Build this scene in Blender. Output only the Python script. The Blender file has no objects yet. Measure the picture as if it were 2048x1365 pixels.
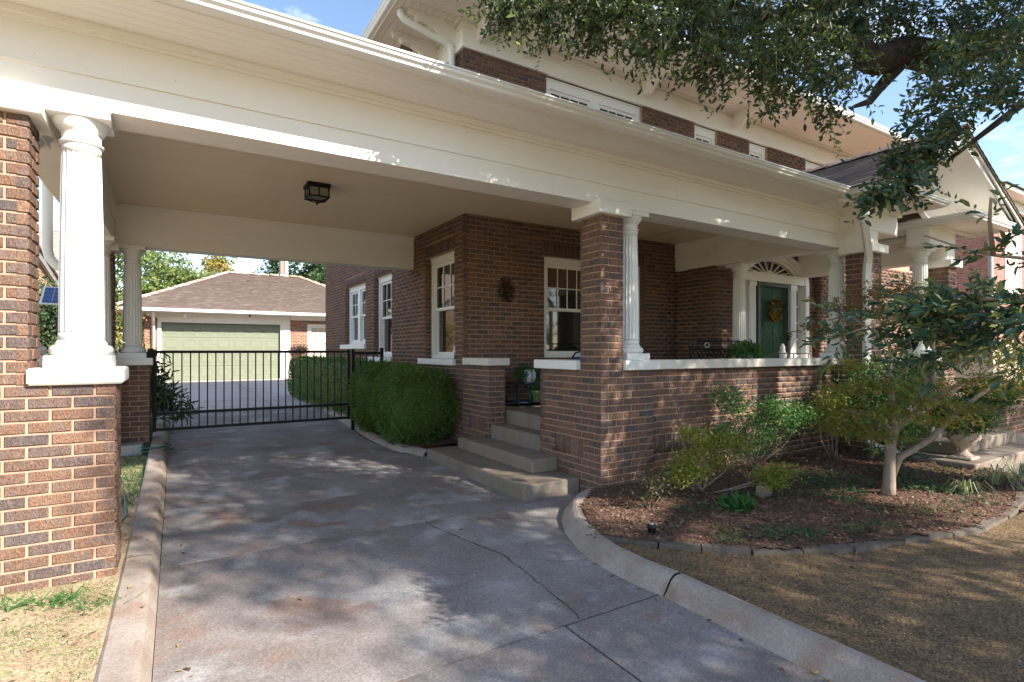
import bpy, math, random
import numpy as np
from mathutils import Vector, Matrix
C = bpy.context.scene
rad = math.radians
random.seed(7); RNG = np.random.default_rng(7)

# ---------------------------------------------------------------- camera, sky, sun, exposure
cam = bpy.data.cameras.new('camera'); camo = bpy.data.objects.new('camera', cam); C.collection.objects.link(camo)
camo.location = (0, 0, 1.31); camo.rotation_euler = (rad(90), 0, rad(-31.71))
cam.lens = 1087/2048*36; cam.sensor_width = 36; cam.shift_y = 19.5/2048; cam.clip_end = 800; cam.clip_start = .05
C.camera = camo
SUN = Vector((.5, -1, .74)).normalized()
world = bpy.data.worlds.new("World"); C.world = world; world.use_nodes = True
nt = world.node_tree; nt.nodes.clear()
def N(t, k, **kw):
    n = t.nodes.new(k)
    for a, b in kw.items(): setattr(n, a, b)
    return n
sky = N(nt, 'ShaderNodeTexSky', sky_type='NISHITA', sun_disc=False, sun_elevation=math.asin(SUN.z), sun_rotation=math.atan2(SUN.x, SUN.y))
sky.air_density = 1.0; sky.dust_density = .3; sky.ozone_density = 1.0
tc = N(nt, 'ShaderNodeTexCoord'); mp = N(nt, 'ShaderNodeMapping'); mp.inputs['Scale'].default_value = (1.6, 1.0, 4.0); mp.inputs['Location'].default_value = (.9, .3, .2)
cn = N(nt, 'ShaderNodeTexNoise'); cn.inputs['Scale'].default_value = 2.3; cn.inputs['Detail'].default_value = 9; cn.inputs['Roughness'].default_value = .62
cr = N(nt, 'ShaderNodeValToRGB'); cr.color_ramp.elements[0].position = .5; cr.color_ramp.elements[1].position = .8
mx = N(nt, 'ShaderNodeMix', data_type='RGBA'); mx.inputs[7].default_value = (8.5, 8.6, 8.8, 1)
bg = N(nt, 'ShaderNodeBackground'); bg.inputs[1].default_value = .128; wo = N(nt, 'ShaderNodeOutputWorld')
L = nt.links.new
L(tc.outputs['Generated'], mp.inputs[0]); L(mp.outputs[0], cn.inputs['Vector']); L(cn.outputs[0], cr.inputs[0])
L(cr.outputs[0], mx.inputs[0]); L(sky.outputs[0], mx.inputs[6]); L(mx.outputs[2], bg.inputs[0]); L(bg.outputs[0], wo.inputs[0])
sl = bpy.data.lights.new('sun', 'SUN'); sl.energy = 5.0; sl.angle = rad(.53); sl.color = (1, .93, .82)
so = bpy.data.objects.new('sun', sl); C.collection.objects.link(so); so.location = (5, -10, 12)
so.rotation_euler = SUN.to_track_quat('Z', 'Y').to_euler()
C.view_settings.view_transform = 'Standard'; C.view_settings.look = 'None'; C.view_settings.gamma = 1
C.view_settings.use_curve_mapping = False; C.view_settings.exposure = 1.32
C.cycles.max_bounces = 8; C.cycles.diffuse_bounces = 5; C.cycles.glossy_bounces = 3; C.cycles.transparent_max_bounces = 6
C.cycles.sample_clamp_indirect = 6; C.cycles.use_denoising = True

# ---------------------------------------------------------------- materials
MATS = {}
def mat(name, cols, scale=3., rough=.7, bump=0., bscale=40., src='obj', detail=6, stretch=(1, 1, 1), spec=.35, pos=None,
        speck=None, metal=0., var=0., bdist=.01, transl=0., objrand=False, second=None, grain=None, third=None):
    """cols: list of colours ramped by noise (src 'obj'), by island ('island') or by object ('rand')."""
    m = bpy.data.materials.new(name); m.use_nodes = True; t = m.node_tree; t.nodes.clear(); l = t.links.new
    out = N(t, 'ShaderNodeOutputMaterial'); b = N(t, 'ShaderNodeBsdfPrincipled')
    b.inputs['Roughness'].default_value = rough; b.inputs['Specular IOR Level'].default_value = spec; b.inputs['Metallic'].default_value = metal
    co = N(t, 'ShaderNodeTexCoord'); geo = N(t, 'ShaderNodeNewGeometry'); oi = N(t, 'ShaderNodeObjectInfo')
    mpn = N(t, 'ShaderNodeMapping'); mpn.inputs['Scale'].default_value = stretch
    l(co.outputs['Object'], mpn.inputs[0]); vec = mpn.outputs[0]
    if objrand:
        mu = N(t, 'ShaderNodeMath', operation='MULTIPLY'); mu.inputs[1].default_value = 37.; l(oi.outputs['Random'], mu.inputs[0])
        ad = N(t, 'ShaderNodeVectorMath', operation='ADD'); l(vec, ad.inputs[0]); l(mu.outputs[0], ad.inputs[1]); vec = ad.outputs[0]
    ns = N(t, 'ShaderNodeTexNoise'); ns.inputs['Scale'].default_value = scale; ns.inputs['Detail'].default_value = detail; ns.inputs['Roughness'].default_value = .6
    l(vec, ns.inputs['Vector'])
    ramp = N(t, 'ShaderNodeValToRGB'); e = ramp.color_ramp.elements
    n = len(cols); ps = pos or ([i/(n-1)*.5+.25 for i in range(n)] if src == 'obj' else [i/n for i in range(n)])
    while len(e) < n: e.new(.5)
    for i, c in enumerate(cols): e[i].position = ps[i]; e[i].color = (*c, 1)
    if src == 'obj': l(ns.outputs[0], ramp.inputs[0])
    else:
        if src == 'rand': ramp.color_ramp.interpolation = 'LINEAR'
        l(geo.outputs['Random Per Island'] if src == 'island' else oi.outputs['Random'], ramp.inputs[0])
    col = ramp.outputs[0]
    if src != 'obj' and var > 0:
        mm = N(t, 'ShaderNodeMapRange'); mm.inputs[1].default_value = .3; mm.inputs[2].default_value = .7; mm.inputs[3].default_value = 1-var; mm.inputs[4].default_value = 1+var
        l(ns.outputs[0], mm.inputs[0]); vm = N(t, 'ShaderNodeVectorMath', operation='SCALE'); l(col, vm.inputs[0]); l(mm.outputs[0], vm.inputs[3]); col = vm.outputs[0]
    if third:
        n4 = N(t, 'ShaderNodeTexNoise'); n4.inputs['Scale'].default_value = third[1]; n4.inputs['Detail'].default_value = 7; n4.inputs['Distortion'].default_value = .8; l(vec, n4.inputs['Vector'])
        mr4 = N(t, 'ShaderNodeMapRange', clamp=True); mr4.inputs[1].default_value = third[2]; mr4.inputs[2].default_value = third[3]; l(n4.outputs[0], mr4.inputs[0])
        m4 = N(t, 'ShaderNodeMix', data_type='RGBA'); l(mr4.outputs[0], m4.inputs[0]); l(col, m4.inputs[6]); m4.inputs[7].default_value = (*third[0], 1); col = m4.outputs[2]
    if second:   # (colour, scale, lo, hi): blotches of another colour
        n2 = N(t, 'ShaderNodeTexNoise'); n2.inputs['Scale'].default_value = second[1]; n2.inputs['Detail'].default_value = 5; l(vec, n2.inputs['Vector'])
        mr = N(t, 'ShaderNodeMapRange', clamp=True); mr.inputs[1].default_value = second[2]; mr.inputs[2].default_value = second[3]; l(n2.outputs[0], mr.inputs[0])
        m2 = N(t, 'ShaderNodeMix', data_type='RGBA'); l(mr.outputs[0], m2.inputs[0]); l(col, m2.inputs[6]); m2.inputs[7].default_value = (*second[0], 1); col = m2.outputs[2]
    if grain:    # (scale, strength): every little cell its own lightness
        vg = N(t, 'ShaderNodeTexVoronoi'); vg.inputs['Scale'].default_value = grain[0]; l(co.outputs['Object'], vg.inputs['Vector'])
        sg = N(t, 'ShaderNodeSeparateColor'); l(vg.outputs['Color'], sg.inputs[0]); mg2 = N(t, 'ShaderNodeMapRange'); mg2.inputs[3].default_value = 1-grain[1]; mg2.inputs[4].default_value = 1+grain[1]
        l(sg.outputs[0], mg2.inputs[0]); vs2 = N(t, 'ShaderNodeVectorMath', operation='SCALE'); l(col, vs2.inputs[0]); l(mg2.outputs[0], vs2.inputs[3]); col = vs2.outputs[0]
    if speck:    # (colour, scale, threshold)
        vo = N(t, 'ShaderNodeTexNoise'); vo.inputs['Scale'].default_value = speck[1]; vo.inputs['Detail'].default_value = 2; l(co.outputs['Object'], vo.inputs['Vector'])
        lt = N(t, 'ShaderNodeMapRange', clamp=True); lt.inputs[1].default_value = speck[2]; lt.inputs[2].default_value = speck[2]+.06; l(vo.outputs[0], lt.inputs[0])
        m3 = N(t, 'ShaderNodeMix', data_type='RGBA'); l(lt.outputs[0], m3.inputs[0]); l(col, m3.inputs[6]); m3.inputs[7].default_value = (*speck[0], 1); col = m3.outputs[2]
    l(col, b.inputs['Base Color'])
    if bump > 0:
        nb = N(t, 'ShaderNodeTexNoise'); nb.inputs['Scale'].default_value = bscale; nb.inputs['Detail'].default_value = 4; l(vec, nb.inputs['Vector'])
        bp = N(t, 'ShaderNodeBump'); bp.inputs['Strength'].default_value = bump; bp.inputs['Distance'].default_value = bdist
        l(nb.outputs[0], bp.inputs['Height']); l(bp.outputs[0], b.inputs['Normal'])
    sh = b.outputs[0]
    if transl > 0:
        tr = N(t, 'ShaderNodeBsdfTranslucent'); l(col, tr.inputs[0]); ms = N(t, 'ShaderNodeMixShader'); ms.inputs[0].default_value = transl
        l(sh, ms.inputs[1]); l(tr.outputs[0], ms.inputs[2]); sh = ms.outputs[0]
    l(sh, out.inputs[0]); MATS[name] = m
    return m
BC = [(.23, .132, .088), (.155, .096, .072), (.20, .115, .077), (.115, .088, .083), (.18, .102, .069), (.24, .14, .09), (.16, .101, .08), (.095, .077, .076), (.215, .12, .077), (.17, .096, .065)]
mat('brick_face', BC, src='rand', scale=110, var=.5, bump=1., bscale=120, bdist=.012, rough=.85, stretch=(1.3, 1, .6), objrand=True, detail=8,
    second=((.155, .128, .122), 30, .5, .74), third=((.29, .18, .125), 24, .58, .8), spec=.2)
mat('brick_wall', BC, src='island', scale=110, var=.45, bump=1., bscale=120, bdist=.012, rough=.85, stretch=(1.3, 1.3, .6), detail=8, spec=.2, second=((.14, .118, .118), 22, .52, .76))
mat('garage_brick', [(.36, .17, .11), (.22, .13, .10), (.3, .15, .1), (.38, .2, .13)], src='island', scale=40, var=.3, rough=.9, bump=.5, spec=.2)
mat('mortar', [(.37, .235, .165), (.44, .285, .205), (.405, .26, .185)], scale=9, bump=.6, bscale=120, rough=.95, bdist=.004, spec=.1)
mat('cream_paint', [(.79, .745, .675), (.84, .80, .735), (.815, .775, .705)], scale=2, rough=.5, bump=.3, bscale=34, stretch=(.25, 1, 1.5), bdist=.004, spec=.35, second=((.70, .63, .52), 2.2, .56, .85), speck=((.55, .48, .38), 42, .735))
mat('ceiling_paint', [(.81, .69, .50), (.85, .73, .54), (.83, .71, .52)], scale=3, rough=.42, bump=.25, bscale=50, stretch=(.08, 1, 1), bdist=.004, spec=.4)
mat('white_paint', [(.80, .79, .75), (.84, .83, .79)], scale=4, rough=.42, bump=.1, bscale=90, bdist=.003)
mat('coping_paint', [(.62, .57, .48), (.72, .67, .58), (.68, .62, .53)], scale=5, rough=.6, bump=.2, bscale=60, bdist=.004)
mat('gutter_metal', [(.78, .77, .74), (.82, .81, .78)], scale=2, rough=.28, spec=.6, bump=.15, bscale=4, bdist=.01)
mat('concrete_drive', [(.125, .10, .09), (.195, .165, .153), (.245, .218, .206), (.285, .262, .25)], scale=1.5, rough=.85, bump=.45, bscale=90, bdist=.006,
    second=((.315, .295, .285), 2.6, .54, .66), third=((.22, .135, .10), 1.7, .58, .72), speck=((.31, .29, .275), 75, .66), detail=10, spec=.3, objrand=True, grain=(110, .2))
mat('concrete_kerb', [(.25, .19, .155), (.33, .275, .235), (.37, .32, .28)], scale=3, rough=.88, bump=.5, bscale=90, bdist=.005, second=((.27, .18, .13), 4, .52, .7), grain=(120, .14))
mat('concrete_step', [(.17, .135, .105), (.225, .185, .148), (.26, .215, .175)], scale=3, rough=.85, bump=.3, bscale=70, bdist=.004, stretch=(1, 1, .3), second=((.24, .155, .09), 4, .55, .75), grain=(110, .15))
mat('concrete_back', [(.35, .3, .27), (.46, .41, .38), (.5, .46, .43)], scale=.8, rough=.9, bump=.3, bscale=70)
mat('crack_dirt', [(.05, .04, .03), (.09, .065, .045)], scale=20, rough=1)
mat('asphalt_shingle', [(.40, .305, .26), (.37, .28, .24), (.42, .325, .28)], src='island', scale=60, var=.05, rough=.95)
mat('dark_shingle', [(.17, .13, .105), (.10, .08, .065), (.21, .16, .13), (.13, .10, .085)], src='island', scale=60, var=.3, rough=.95, bump=.5, bscale=150)
mat('clay_tile', [(.50, .27, .17), (.62, .45, .36), (.66, .56, .48), (.46, .30, .22)], src='rand', scale=20, var=.3, rough=.9, bump=.4)
mat('black_iron', [(.006, .006, .007), (.01, .01, .011)], rough=.5, spec=.25)
mat('dark_frame', [(.05, .045, .045), (.06, .055, .055)], rough=.45)
mat('window_glass', [(.014, .014, .015), (.022, .022, .022)], scale=1.5, rough=.04, spec=.9)
mat('pale_glass', [(.10, .12, .13), (.16, .18, .19)], scale=2, rough=.05, spec=.9)
mat('bamboo_blind', [(.09, .045, .025), (.13, .07, .04)], scale=30, stretch=(.1, 1, 6), rough=.6, bump=.6, bscale=60)
mat('green_door', [(.185, .205, .145), (.205, .225, .16)], scale=2, rough=.5, bump=.05)
mat('sage_door', [(.10, .19, .13), (.12, .21, .15)], scale=2, rough=.35)
mat('lawn_soil', [(.30, .19, .12), (.40, .29, .19), (.44, .35, .23)], scale=7, rough=1, bump=.7, bscale=60, second=((.27, .27, .13), 14, .52, .7), grain=(90, .3))
mat('far_ground', [(.12, .13, .05), (.16, .15, .07), (.2, .16, .1)], scale=.6, rough=1)
mat('mulch_soil', [(.075, .04, .026), (.13, .07, .045), (.17, .10, .065)], scale=22, rough=1, bump=1, bscale=60, bdist=.02)
mat('mulch_chip', [(.11, .055, .035), (.19, .11, .075), (.065, .035, .025), (.26, .19, .14), (.15, .075, .05)], src='island', var=.2, rough=1)
mat('gravel_bed', [(.09, .056, .03), (.145, .09, .047), (.175, .115, .06), (.115, .072, .038)], scale=9, rough=.95, bump=1, bscale=110, bdist=.012, speck=((.40, .29, .17), 120, .64), detail=8, grain=(105, .6))
mat('pebble', [(.33, .20, .095), (.22, .13, .065), (.42, .31, .18), (.12, .085, .06), (.30, .17, .08)], src='island', rough=.8)
mat('flagstone', [(.085, .062, .045), (.14, .115, .095), (.11, .082, .062)], scale=8, rough=.9, bump=.7, bscale=30, objrand=True)
def leafmat(n, cols, tr=.3, rough=.5): mat(n, cols, src='island', scale=3, var=.15, rough=rough, transl=tr, spec=.35)
leafmat('oak_leaf', [(.045, .075, .032), (.065, .10, .038), (.035, .062, .034), (.10, .115, .038), (.05, .082, .04), (.20, .27, .045), (.04, .066, .033)], .42, .4)
leafmat('oak_leaf_near', [(.03, .085, .055), (.042, .10, .06), (.032, .075, .048), (.065, .115, .05), (.15, .16, .045)], .22, .35)
leafmat('maple_leaf', [(.19, .22, .045), (.28, .29, .055), (.13, .17, .04), (.40, .30, .07), (.27, .16, .05), (.2, .27, .05)], .5)
leafmat('maple_leaf_red', [(.19, .09, .04), (.15, .12, .04), (.22, .09, .04), (.14, .14, .04)], .4)
leafmat('shrub_yellow', [(.20, .26, .04), (.30, .34, .055), (.14, .20, .04), (.33, .29, .055)], .4)
leafmat('shrub_green', [(.065, .18, .05), (.09, .23, .06), (.05, .14, .04), (.15, .27, .065)], .4)
leafmat('hedge_leaf', [(.075, .16, .03), (.11, .215, .04), (.05, .115, .024), (.17, .26, .055)], .35, .5)
leafmat('ivy_leaf', [(.03, .09, .03), (.045, .11, .035), (.06, .13, .04), (.09, .14, .05)], .2)
leafmat('far_leaf_green', [(.12, .20, .05), (.17, .24, .06), (.09, .15, .045), (.24, .26, .08)], .35, .7)
leafmat('far_leaf_yellow', [(.30, .30, .06), (.36, .30, .06), (.2, .24, .05), (.4, .26, .08)], .35, .7)
leafmat('far_leaf_dark', [(.05, .10, .04), (.07, .13, .05), (.04, .075, .035), (.11, .15, .06)], .3, .7)
leafmat('grass_blade', [(.15, .2, .07), (.2, .25, .09), (.40, .34, .22), (.46, .40, .29), (.13, .19, .06), (.44, .36, .25)], .3)
leafmat('green_grass', [(.06, .17, .04), (.09, .22, .05), (.05, .13, .035)], .3)
leafmat('liriope_leaf', [(.12, .2, .05), (.3, .34, .15), (.16, .22, .07), (.4, .42, .25)], .3)
leafmat('dead_leaf', [(.16, .09, .04), (.24, .15, .08), (.3, .23, .15), (.11, .07, .04), (.34, .24, .08)], .1, .8)
leafmat('dark_red_leaf', [(.05, .05, .025), (.07, .045, .03), (.04, .06, .025), (.09, .06, .035)], .2)
mat('oak_bark', [(.035, .024, .019), (.06, .042, .033), (.045, .03, .023)], scale=12, rough=1, bump=1, bscale=28, bdist=.03, stretch=(1, 1, .5))
mat('maple_bark', [(.20, .15, .12), (.29, .23, .185), (.24, .18, .145)], scale=14, rough=.85, bump=.5, bscale=40, stretch=(1, 1, .4))
mat('twig_bark', [(.26, .19, .13), (.32, .25, .18)], scale=14, rough=.9)
mat('limestone', [(.30, .23, .17), (.46, .38, .31), (.36, .28, .21)], scale=12, rough=.9, bump=.8, bscale=35)
mat('pumpkin_skin', [(.6, .17, .03), (.7, .22, .04)], scale=8, rough=.5)
mat('blue_paint', [(.012, .05, .09), (.018, .065, .11)], rough=.4)
mat('green_pot', [(.18, .30, .12), (.22, .34, .14)], rough=.6)
mat('blue_white_glaze', [(.55, .6, .58), (.62, .66, .64), (.04, .07, .12)], scale=14, pos=[.35, .55, .6], rough=.3)
mat('wood_pole', [(.22, .16, .12), (.3, .23, .18)], scale=3, rough=.9)
mat('pole_pipe', [(.5, .47, .43), (.6, .57, .52)], rough=.8)
mat('wire', [(.06, .07, .09), (.08, .09, .11)], rough=.6)
mat('tan_brick', [(.50, .33, .20), (.42, .27, .17), (.55, .38, .24)], src='island', scale=30, var=.2, rough=.9)
mat('pink_brick', [(.44, .20, .16), (.38, .17, .14), (.5, .24, .19)], src='island', scale=30, var=.2, rough=.9)
mat('pale_mortar', [(.55, .43, .34), (.6, .48, .38)], rough=.95)
mat('solar_cell', [(.02, .06, .2), (.03, .08, .25)], rough=.15, spec=.8)
mat('hose_rubber', [(.02, .09, .07), (.025, .11, .09)], rough=.4)
mat('lamp_glass', [(.20, .18, .14), (.28, .25, .2)], rough=.12, spec=.7)
mat('petal_orange', [(.22, .08, .02), (.16, .10, .02), (.06, .035, .02), (.03, .035, .03)], src='island', rough=.7)
mat('yellow_petal', [(.5, .33, .03), (.4, .2, .03)], src='island', rough=.7)
mat('wreath_leaf', [(.12, .06, .03), (.2, .1, .03), (.5, .34, .03), (.07, .04, .02)], src='island', rough=.8)
mat('grey_stone', [(.3, .29, .28), (.38, .37, .36)], scale=10, rough=.9, bump=.3)
mat('beige_curtain', [(.5, .42, .33), (.58, .5, .4)], scale=6, stretch=(8, 1, .3), rough=.9)

# ---------------------------------------------------------------- helpers
def link(o): C.collection.objects.link(o); return o
class MB:
    def __init__(s): s.v = []; s.f = []; s.sm = []
    def add(s, vs, fs, smooth=False):
        o = len(s.v); s.v += [tuple(v) for v in vs]; s.f += [tuple(i+o for i in f) for f in fs]; s.sm += [smooth]*len(fs); return s
    def box(s, x0, x1, y0, y1, z0, z1):
        return s.add([(x0, y0, z0), (x1, y0, z0), (x1, y1, z0), (x0, y1, z0), (x0, y0, z1), (x1, y0, z1), (x1, y1, z1), (x0, y1, z1)],
                     [(0, 3, 2, 1), (4, 5, 6, 7), (0, 1, 5, 4), (1, 2, 6, 5), (2, 3, 7, 6), (3, 0, 4, 7)])
    def bbox(s, x0, x1, y0, y1, z0, z1, b=.006):
        """box with all edges chamfered by b"""
        xs, ys, zs = (x0, x1), (y0, y1), (z0, z1); vs = []; idx = {}
        for i in (0, 1):
            for j in (0, 1):
                for k in (0, 1):
                    sx, sy, sz = (1, -1)[i], (1, -1)[j], (1, -1)[k]
                    for a in range(3):
                        p = [xs[i]+sx*b, ys[j]+sy*b, zs[k]+sz*b]; p[a] = (xs[i], ys[j], zs[k])[a]
                        idx[(i, j, k, a)] = len(vs); vs.append(tuple(p))
        fs = []
        for a in range(3):
            u, w = (a+1) % 3, (a+2) % 3
            for e in (0, 1):
                q = []
                for (p, r) in ((0, 0), (1, 0), (1, 1), (0, 1)):
                    c = [0, 0, 0]; c[a] = e; c[u] = p; c[w] = r; q.append(idx[(*c, a)])
                fs.append(tuple(q if e else q[::-1]))
        for a in range(3):
            u, w = (a+1) % 3, (a+2) % 3
            for p in (0, 1):
                for r in (0, 1):
                    c0 = [0, 0, 0]; c0[u] = p; c0[w] = r; c1 = list(c0); c1[a] = 1
                    q = [idx[(*c0, u)], idx[(*c1, u)], idx[(*c1, w)], idx[(*c0, w)]]
                    fs.append(tuple(q if (p == r) else q[::-1]))
        for i in (0, 1):
            for j in (0, 1):
                for k in (0, 1):
                    q = [idx[(i, j, k, 0)], idx[(i, j, k, 1)], idx[(i, j, k, 2)]]
                    fs.append(tuple(q if (i+j+k) % 2 else q[::-1]))
        return s.add(vs, fs)
    def tube(s, pts, r, n=8, cap=True, smooth=True):
        pts = [Vector(p) for p in pts]; rs = r if isinstance(r, (list, tuple)) else [r]*len(pts)
        vs = []; prev = None
        for i, p in enumerate(pts):
            d = (pts[min(i+1, len(pts)-1)]-pts[max(i-1, 0)]).normalized()
            if prev is None:
                a = Vector((0, 0, 1)) if abs(d.z) < .9 else Vector((1, 0, 0)); u = d.cross(a).normalized()
            else: u = (prev-d*prev.dot(d)).normalized()
            prev = u; w = d.cross(u)
            for k in range(n):
                t = 2*math.pi*k/n; vs.append(p+(u*math.cos(t)+w*math.sin(t))*rs[i])
        fs = [(i*n+k, i*n+(k+1) % n, (i+1)*n+(k+1) % n, (i+1)*n+k) for i in range(len(pts)-1) for k in range(n)]
        if cap: fs += [tuple(range(n))[::-1], tuple((len(pts)-1)*n+k for k in range(n))]
        return s.add(vs, fs, smooth)
    def lathe(s, c, prof, n=24, flutes=0, fdepth=.0, smooth=True):
        vs = []
        for (r, z) in prof:
            for k in range(n):
                t = 2*math.pi*k/n; rr = r
                if flutes: rr = r-fdepth*max(0, math.sin((t*flutes/(2*math.pi)) % 1*math.pi))**.7
                vs.append((c[0]+rr*math.cos(t), c[1]+rr*math.sin(t), c[2]+z))
        m = len(prof)
        fs = [(i*n+k, i*n+(k+1) % n, (i+1)*n+(k+1) % n, (i+1)*n+k) for i in range(m-1) for k in range(n)]
        fs += [tuple(range(n))[::-1], tuple((m-1)*n+k for k in range(n))]
        return s.add(vs, fs, smooth)
    def prism(s, poly, a, b, axis='z'):
        """extrude a polygon; axis z: poly in (x,y), y: (x,z), x: (y,z)"""
        f = {'z': lambda p, t: (p[0], p[1], t), 'y': lambda p, t: (p[0], t, p[1]), 'x': lambda p, t: (t, p[0], p[1])}[axis]
        n = len(poly); vs = [f(p, a) for p in poly]+[f(p, b) for p in poly]
        return s.add(vs, [tuple(range(n))[::-1], tuple(range(n, 2*n))]+[(i, (i+1) % n, n+(i+1) % n, n+i) for i in range(n)])
    def sweep(s, path, prof, closed=False):
        """profile (d,z) offset to the RIGHT of a horizontal path of (x,y,z)"""
        P = [Vector(p) for p in path]; vs = []; n = len(prof)
        for i, p in enumerate(P):
            a = (P[i]-P[i-1]).normalized() if i else None; b = (P[i+1]-P[i]).normalized() if i < len(P)-1 else None
            if a is None: a = b
            if b is None: b = a
            na = Vector((a.y, -a.x, 0)); nb = Vector((b.y, -b.x, 0)); m = (na+nb).normalized(); k = 1/max(.35, m.dot(na))
            for (d, z) in prof: vs.append(p+m*d*k+Vector((0, 0, z)))
        fs = [(i*n+k, i*n+k+1, (i+1)*n+k+1, (i+1)*n+k) for i in range(len(P)-1) for k in range(n-1)]
        if closed: fs += [(i*n+n-1, i*n, (i+1)*n, (i+1)*n+n-1) for i in range(len(P)-1)]+[tuple(range(n)), tuple((len(P)-1)*n+k for k in range(n))[::-1]]
        return s.add(vs, fs)
def mesh(name, mb, m, fix=True):
    me = bpy.data.meshes.new(name); me.from_pydata(mb.v, [], mb.f); me.materials.append(MATS[m])
    if any(mb.sm): me.polygons.foreach_set('use_smooth', mb.sm)
    if fix:
        import bmesh
        b = bmesh.new(); b.from_mesh(me); bmesh.ops.recalc_face_normals(b, faces=b.faces); b.to_mesh(me); b.free()
    me.update(); return me
def obj(name, mb, m, parent=None, kind=None, label=None, cat=None, group=None, fix=True):
    me = mb if isinstance(mb, bpy.types.Mesh) else mesh(name, mb, m, fix)
    o = link(bpy.data.objects.new(name, me)); own(o, parent)
    if kind: o['kind'] = kind
    if label: o['label'] = label
    if cat: o['category'] = cat
    if group: o['group'] = group
    return o
def own(o, parent):
    if parent is not None:
        o.parent = parent; o.matrix_parent_inverse = Matrix.Translation(-Vector(parent.location))
    return o
def thing(name, loc, label, cat, group=None):
    o = link(bpy.data.objects.new(name, None)); o.location = loc; o.empty_display_size = .2; o['label'] = label; o['category'] = cat
    if group: o['group'] = group
    return o
def npmesh(name, V, F, m):
    V = np.asarray(V, np.float32); F = np.asarray(F, np.int32); k = F.shape[1]
    me = bpy.data.meshes.new(name); me.vertices.add(len(V)); me.vertices.foreach_set('co', V.ravel())
    me.loops.add(F.size); me.loops.foreach_set('vertex_index', F.ravel())
    me.polygons.add(len(F)); me.polygons.foreach_set('loop_start', np.arange(0, F.size, k, dtype=np.int32))
    try: me.polygons.foreach_set('loop_total', np.full(len(F), k, dtype=np.int32))
    except Exception: pass
    me.materials.append(MATS[m]); me.update(calc_edges=True); me.validate(); return me
def unit(a): return a/np.maximum(np.linalg.norm(a, axis=1, keepdims=True), 1e-9)
def leaves(name, P, D, Nn, Ln, W, m, parent=None, fold=.18, shape='oval', **kw):
    """P base points, D directions, Nn normals, Ln lengths, W width ratio. One folded 4- or 6-sided leaf each."""
    P = np.asarray(P, float); D = unit(np.asarray(D, float)); S = unit(np.cross(D, Nn)); U = np.cross(S, D); n = len(P)
    Ln = np.broadcast_to(np.asarray(Ln, float), (n,))[:, None]; Wd = Ln*W
    if shape == 'oval':
        a = P; b = P+D*Ln*.35+S*Wd*.5+U*Ln*fold*.5; b2 = P+D*Ln*.72+S*Wd*.4+U*Ln*fold*.4; c = P+D*Ln-U*Ln*.06
        d2 = P+D*Ln*.72-S*Wd*.4+U*Ln*fold*.4; d = P+D*Ln*.35-S*Wd*.5+U*Ln*fold*.5
        V = np.stack([a, b, b2, c, d2, d], 1).reshape(-1, 3); o = (np.arange(n)*6)[:, None]
        F = np.concatenate([o+[0, 1, 2, 3], o+[0, 3, 4, 5]], 0)
    elif shape == 'tri':
        V = np.stack([P-S*Wd*.5, P+S*Wd*.5, P+D*Ln], 1).reshape(-1, 3); F = (np.arange(n)*3)[:, None]+[0, 1, 2]
    elif shape == 'star':   # three pointed lobes
        Vs = []; F = []
        for j, (cx, sx, l) in enumerate(((1, 0, 1), (.62, .78, .8), (.62, -.78, .8))):
            d = D*cx+S*sx; q = unit(np.cross(d, Nn)); Vs += [P, P+d*Ln*l*.5+q*Ln*.13, P+d*Ln*l-U*Ln*.12, P+d*Ln*l*.5-q*Ln*.13]
        V = np.stack(Vs, 1).reshape(-1, 3); o = (np.arange(n)*12)[:, None]; F = np.concatenate([o+[0, 1, 2, 3], o+[4, 5, 6, 7], o+[8, 9, 10, 11]], 0)
        # weld the lobes at the base so that one leaf is one island
        F = F.copy(); F[F % 12 == 4] -= 4; F[F % 12 == 8] -= 8
    else:
        V = np.stack([P, P+D*Ln*.5+S*Wd*.5, P+D*Ln, P+D*Ln*.5-S*Wd*.5], 1).reshape(-1, 3); F = (np.arange(n)*4)[:, None]+[0, 1, 2, 3]
    me = npmesh(name, V, F, m); return obj(name, me, m, parent, **kw)
def rdir(n, down=0., flat=1.):
    d = RNG.normal(size=(n, 3)); d[:, 2] *= flat; d = unit(d); d[:, 2] -= down; return unit(d)
def blob(c, r, n, shell=.5):
    d = unit(RNG.normal(size=(n, 3))); q = (shell+(1-shell)*RNG.random(n))**.6
    return np.asarray(c)+d*np.asarray(r)*q[:, None]
CAM = Vector((0, 0, 1.31))

# ---------------------------------------------------------------- bricks
CH, BL, MO = .0677, .2, .013
Z0 = -.1
def course(z): return Z0+round((z-Z0)/CH)*CH
_bm = {}
def brick_mesh(l, h):
    k = (round(l*200), round(h*200))
    if k not in _bm:
        l, h = k[0]/200, k[1]/200; b = MB(); c = .0035; x = l/2; z = h/2; d = .05
        j = [random.uniform(-.0015, .0015) for _ in range(8)]
        v = [(-x, d, -z), (x, d, -z), (x, d, z), (-x, d, z), (-x, .004, -z), (x, .004, -z), (x, .004, z), (-x, .004, z),
             (-x+c, j[0], -z+c), (x-c, j[1], -z+c), (x-c, j[2], z-c), (-x+c, j[3], z-c), (0, j[4]-.001, -z+c), (0, j[5], z-c)]
        f = [(0, 1, 5, 4), (1, 2, 6, 5), (2, 3, 7, 6), (3, 0, 4, 7), (5, 6, 10, 9), (7, 4, 8, 11), (4, 5, 9, 12, 8), (6, 7, 11, 13, 10), (8, 12, 13, 11), (12, 9, 10, 13)]
        b.add(v, f); _bm[k] = mesh('brick', b, 'brick_face', fix=True)
    return _bm[k]
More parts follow.
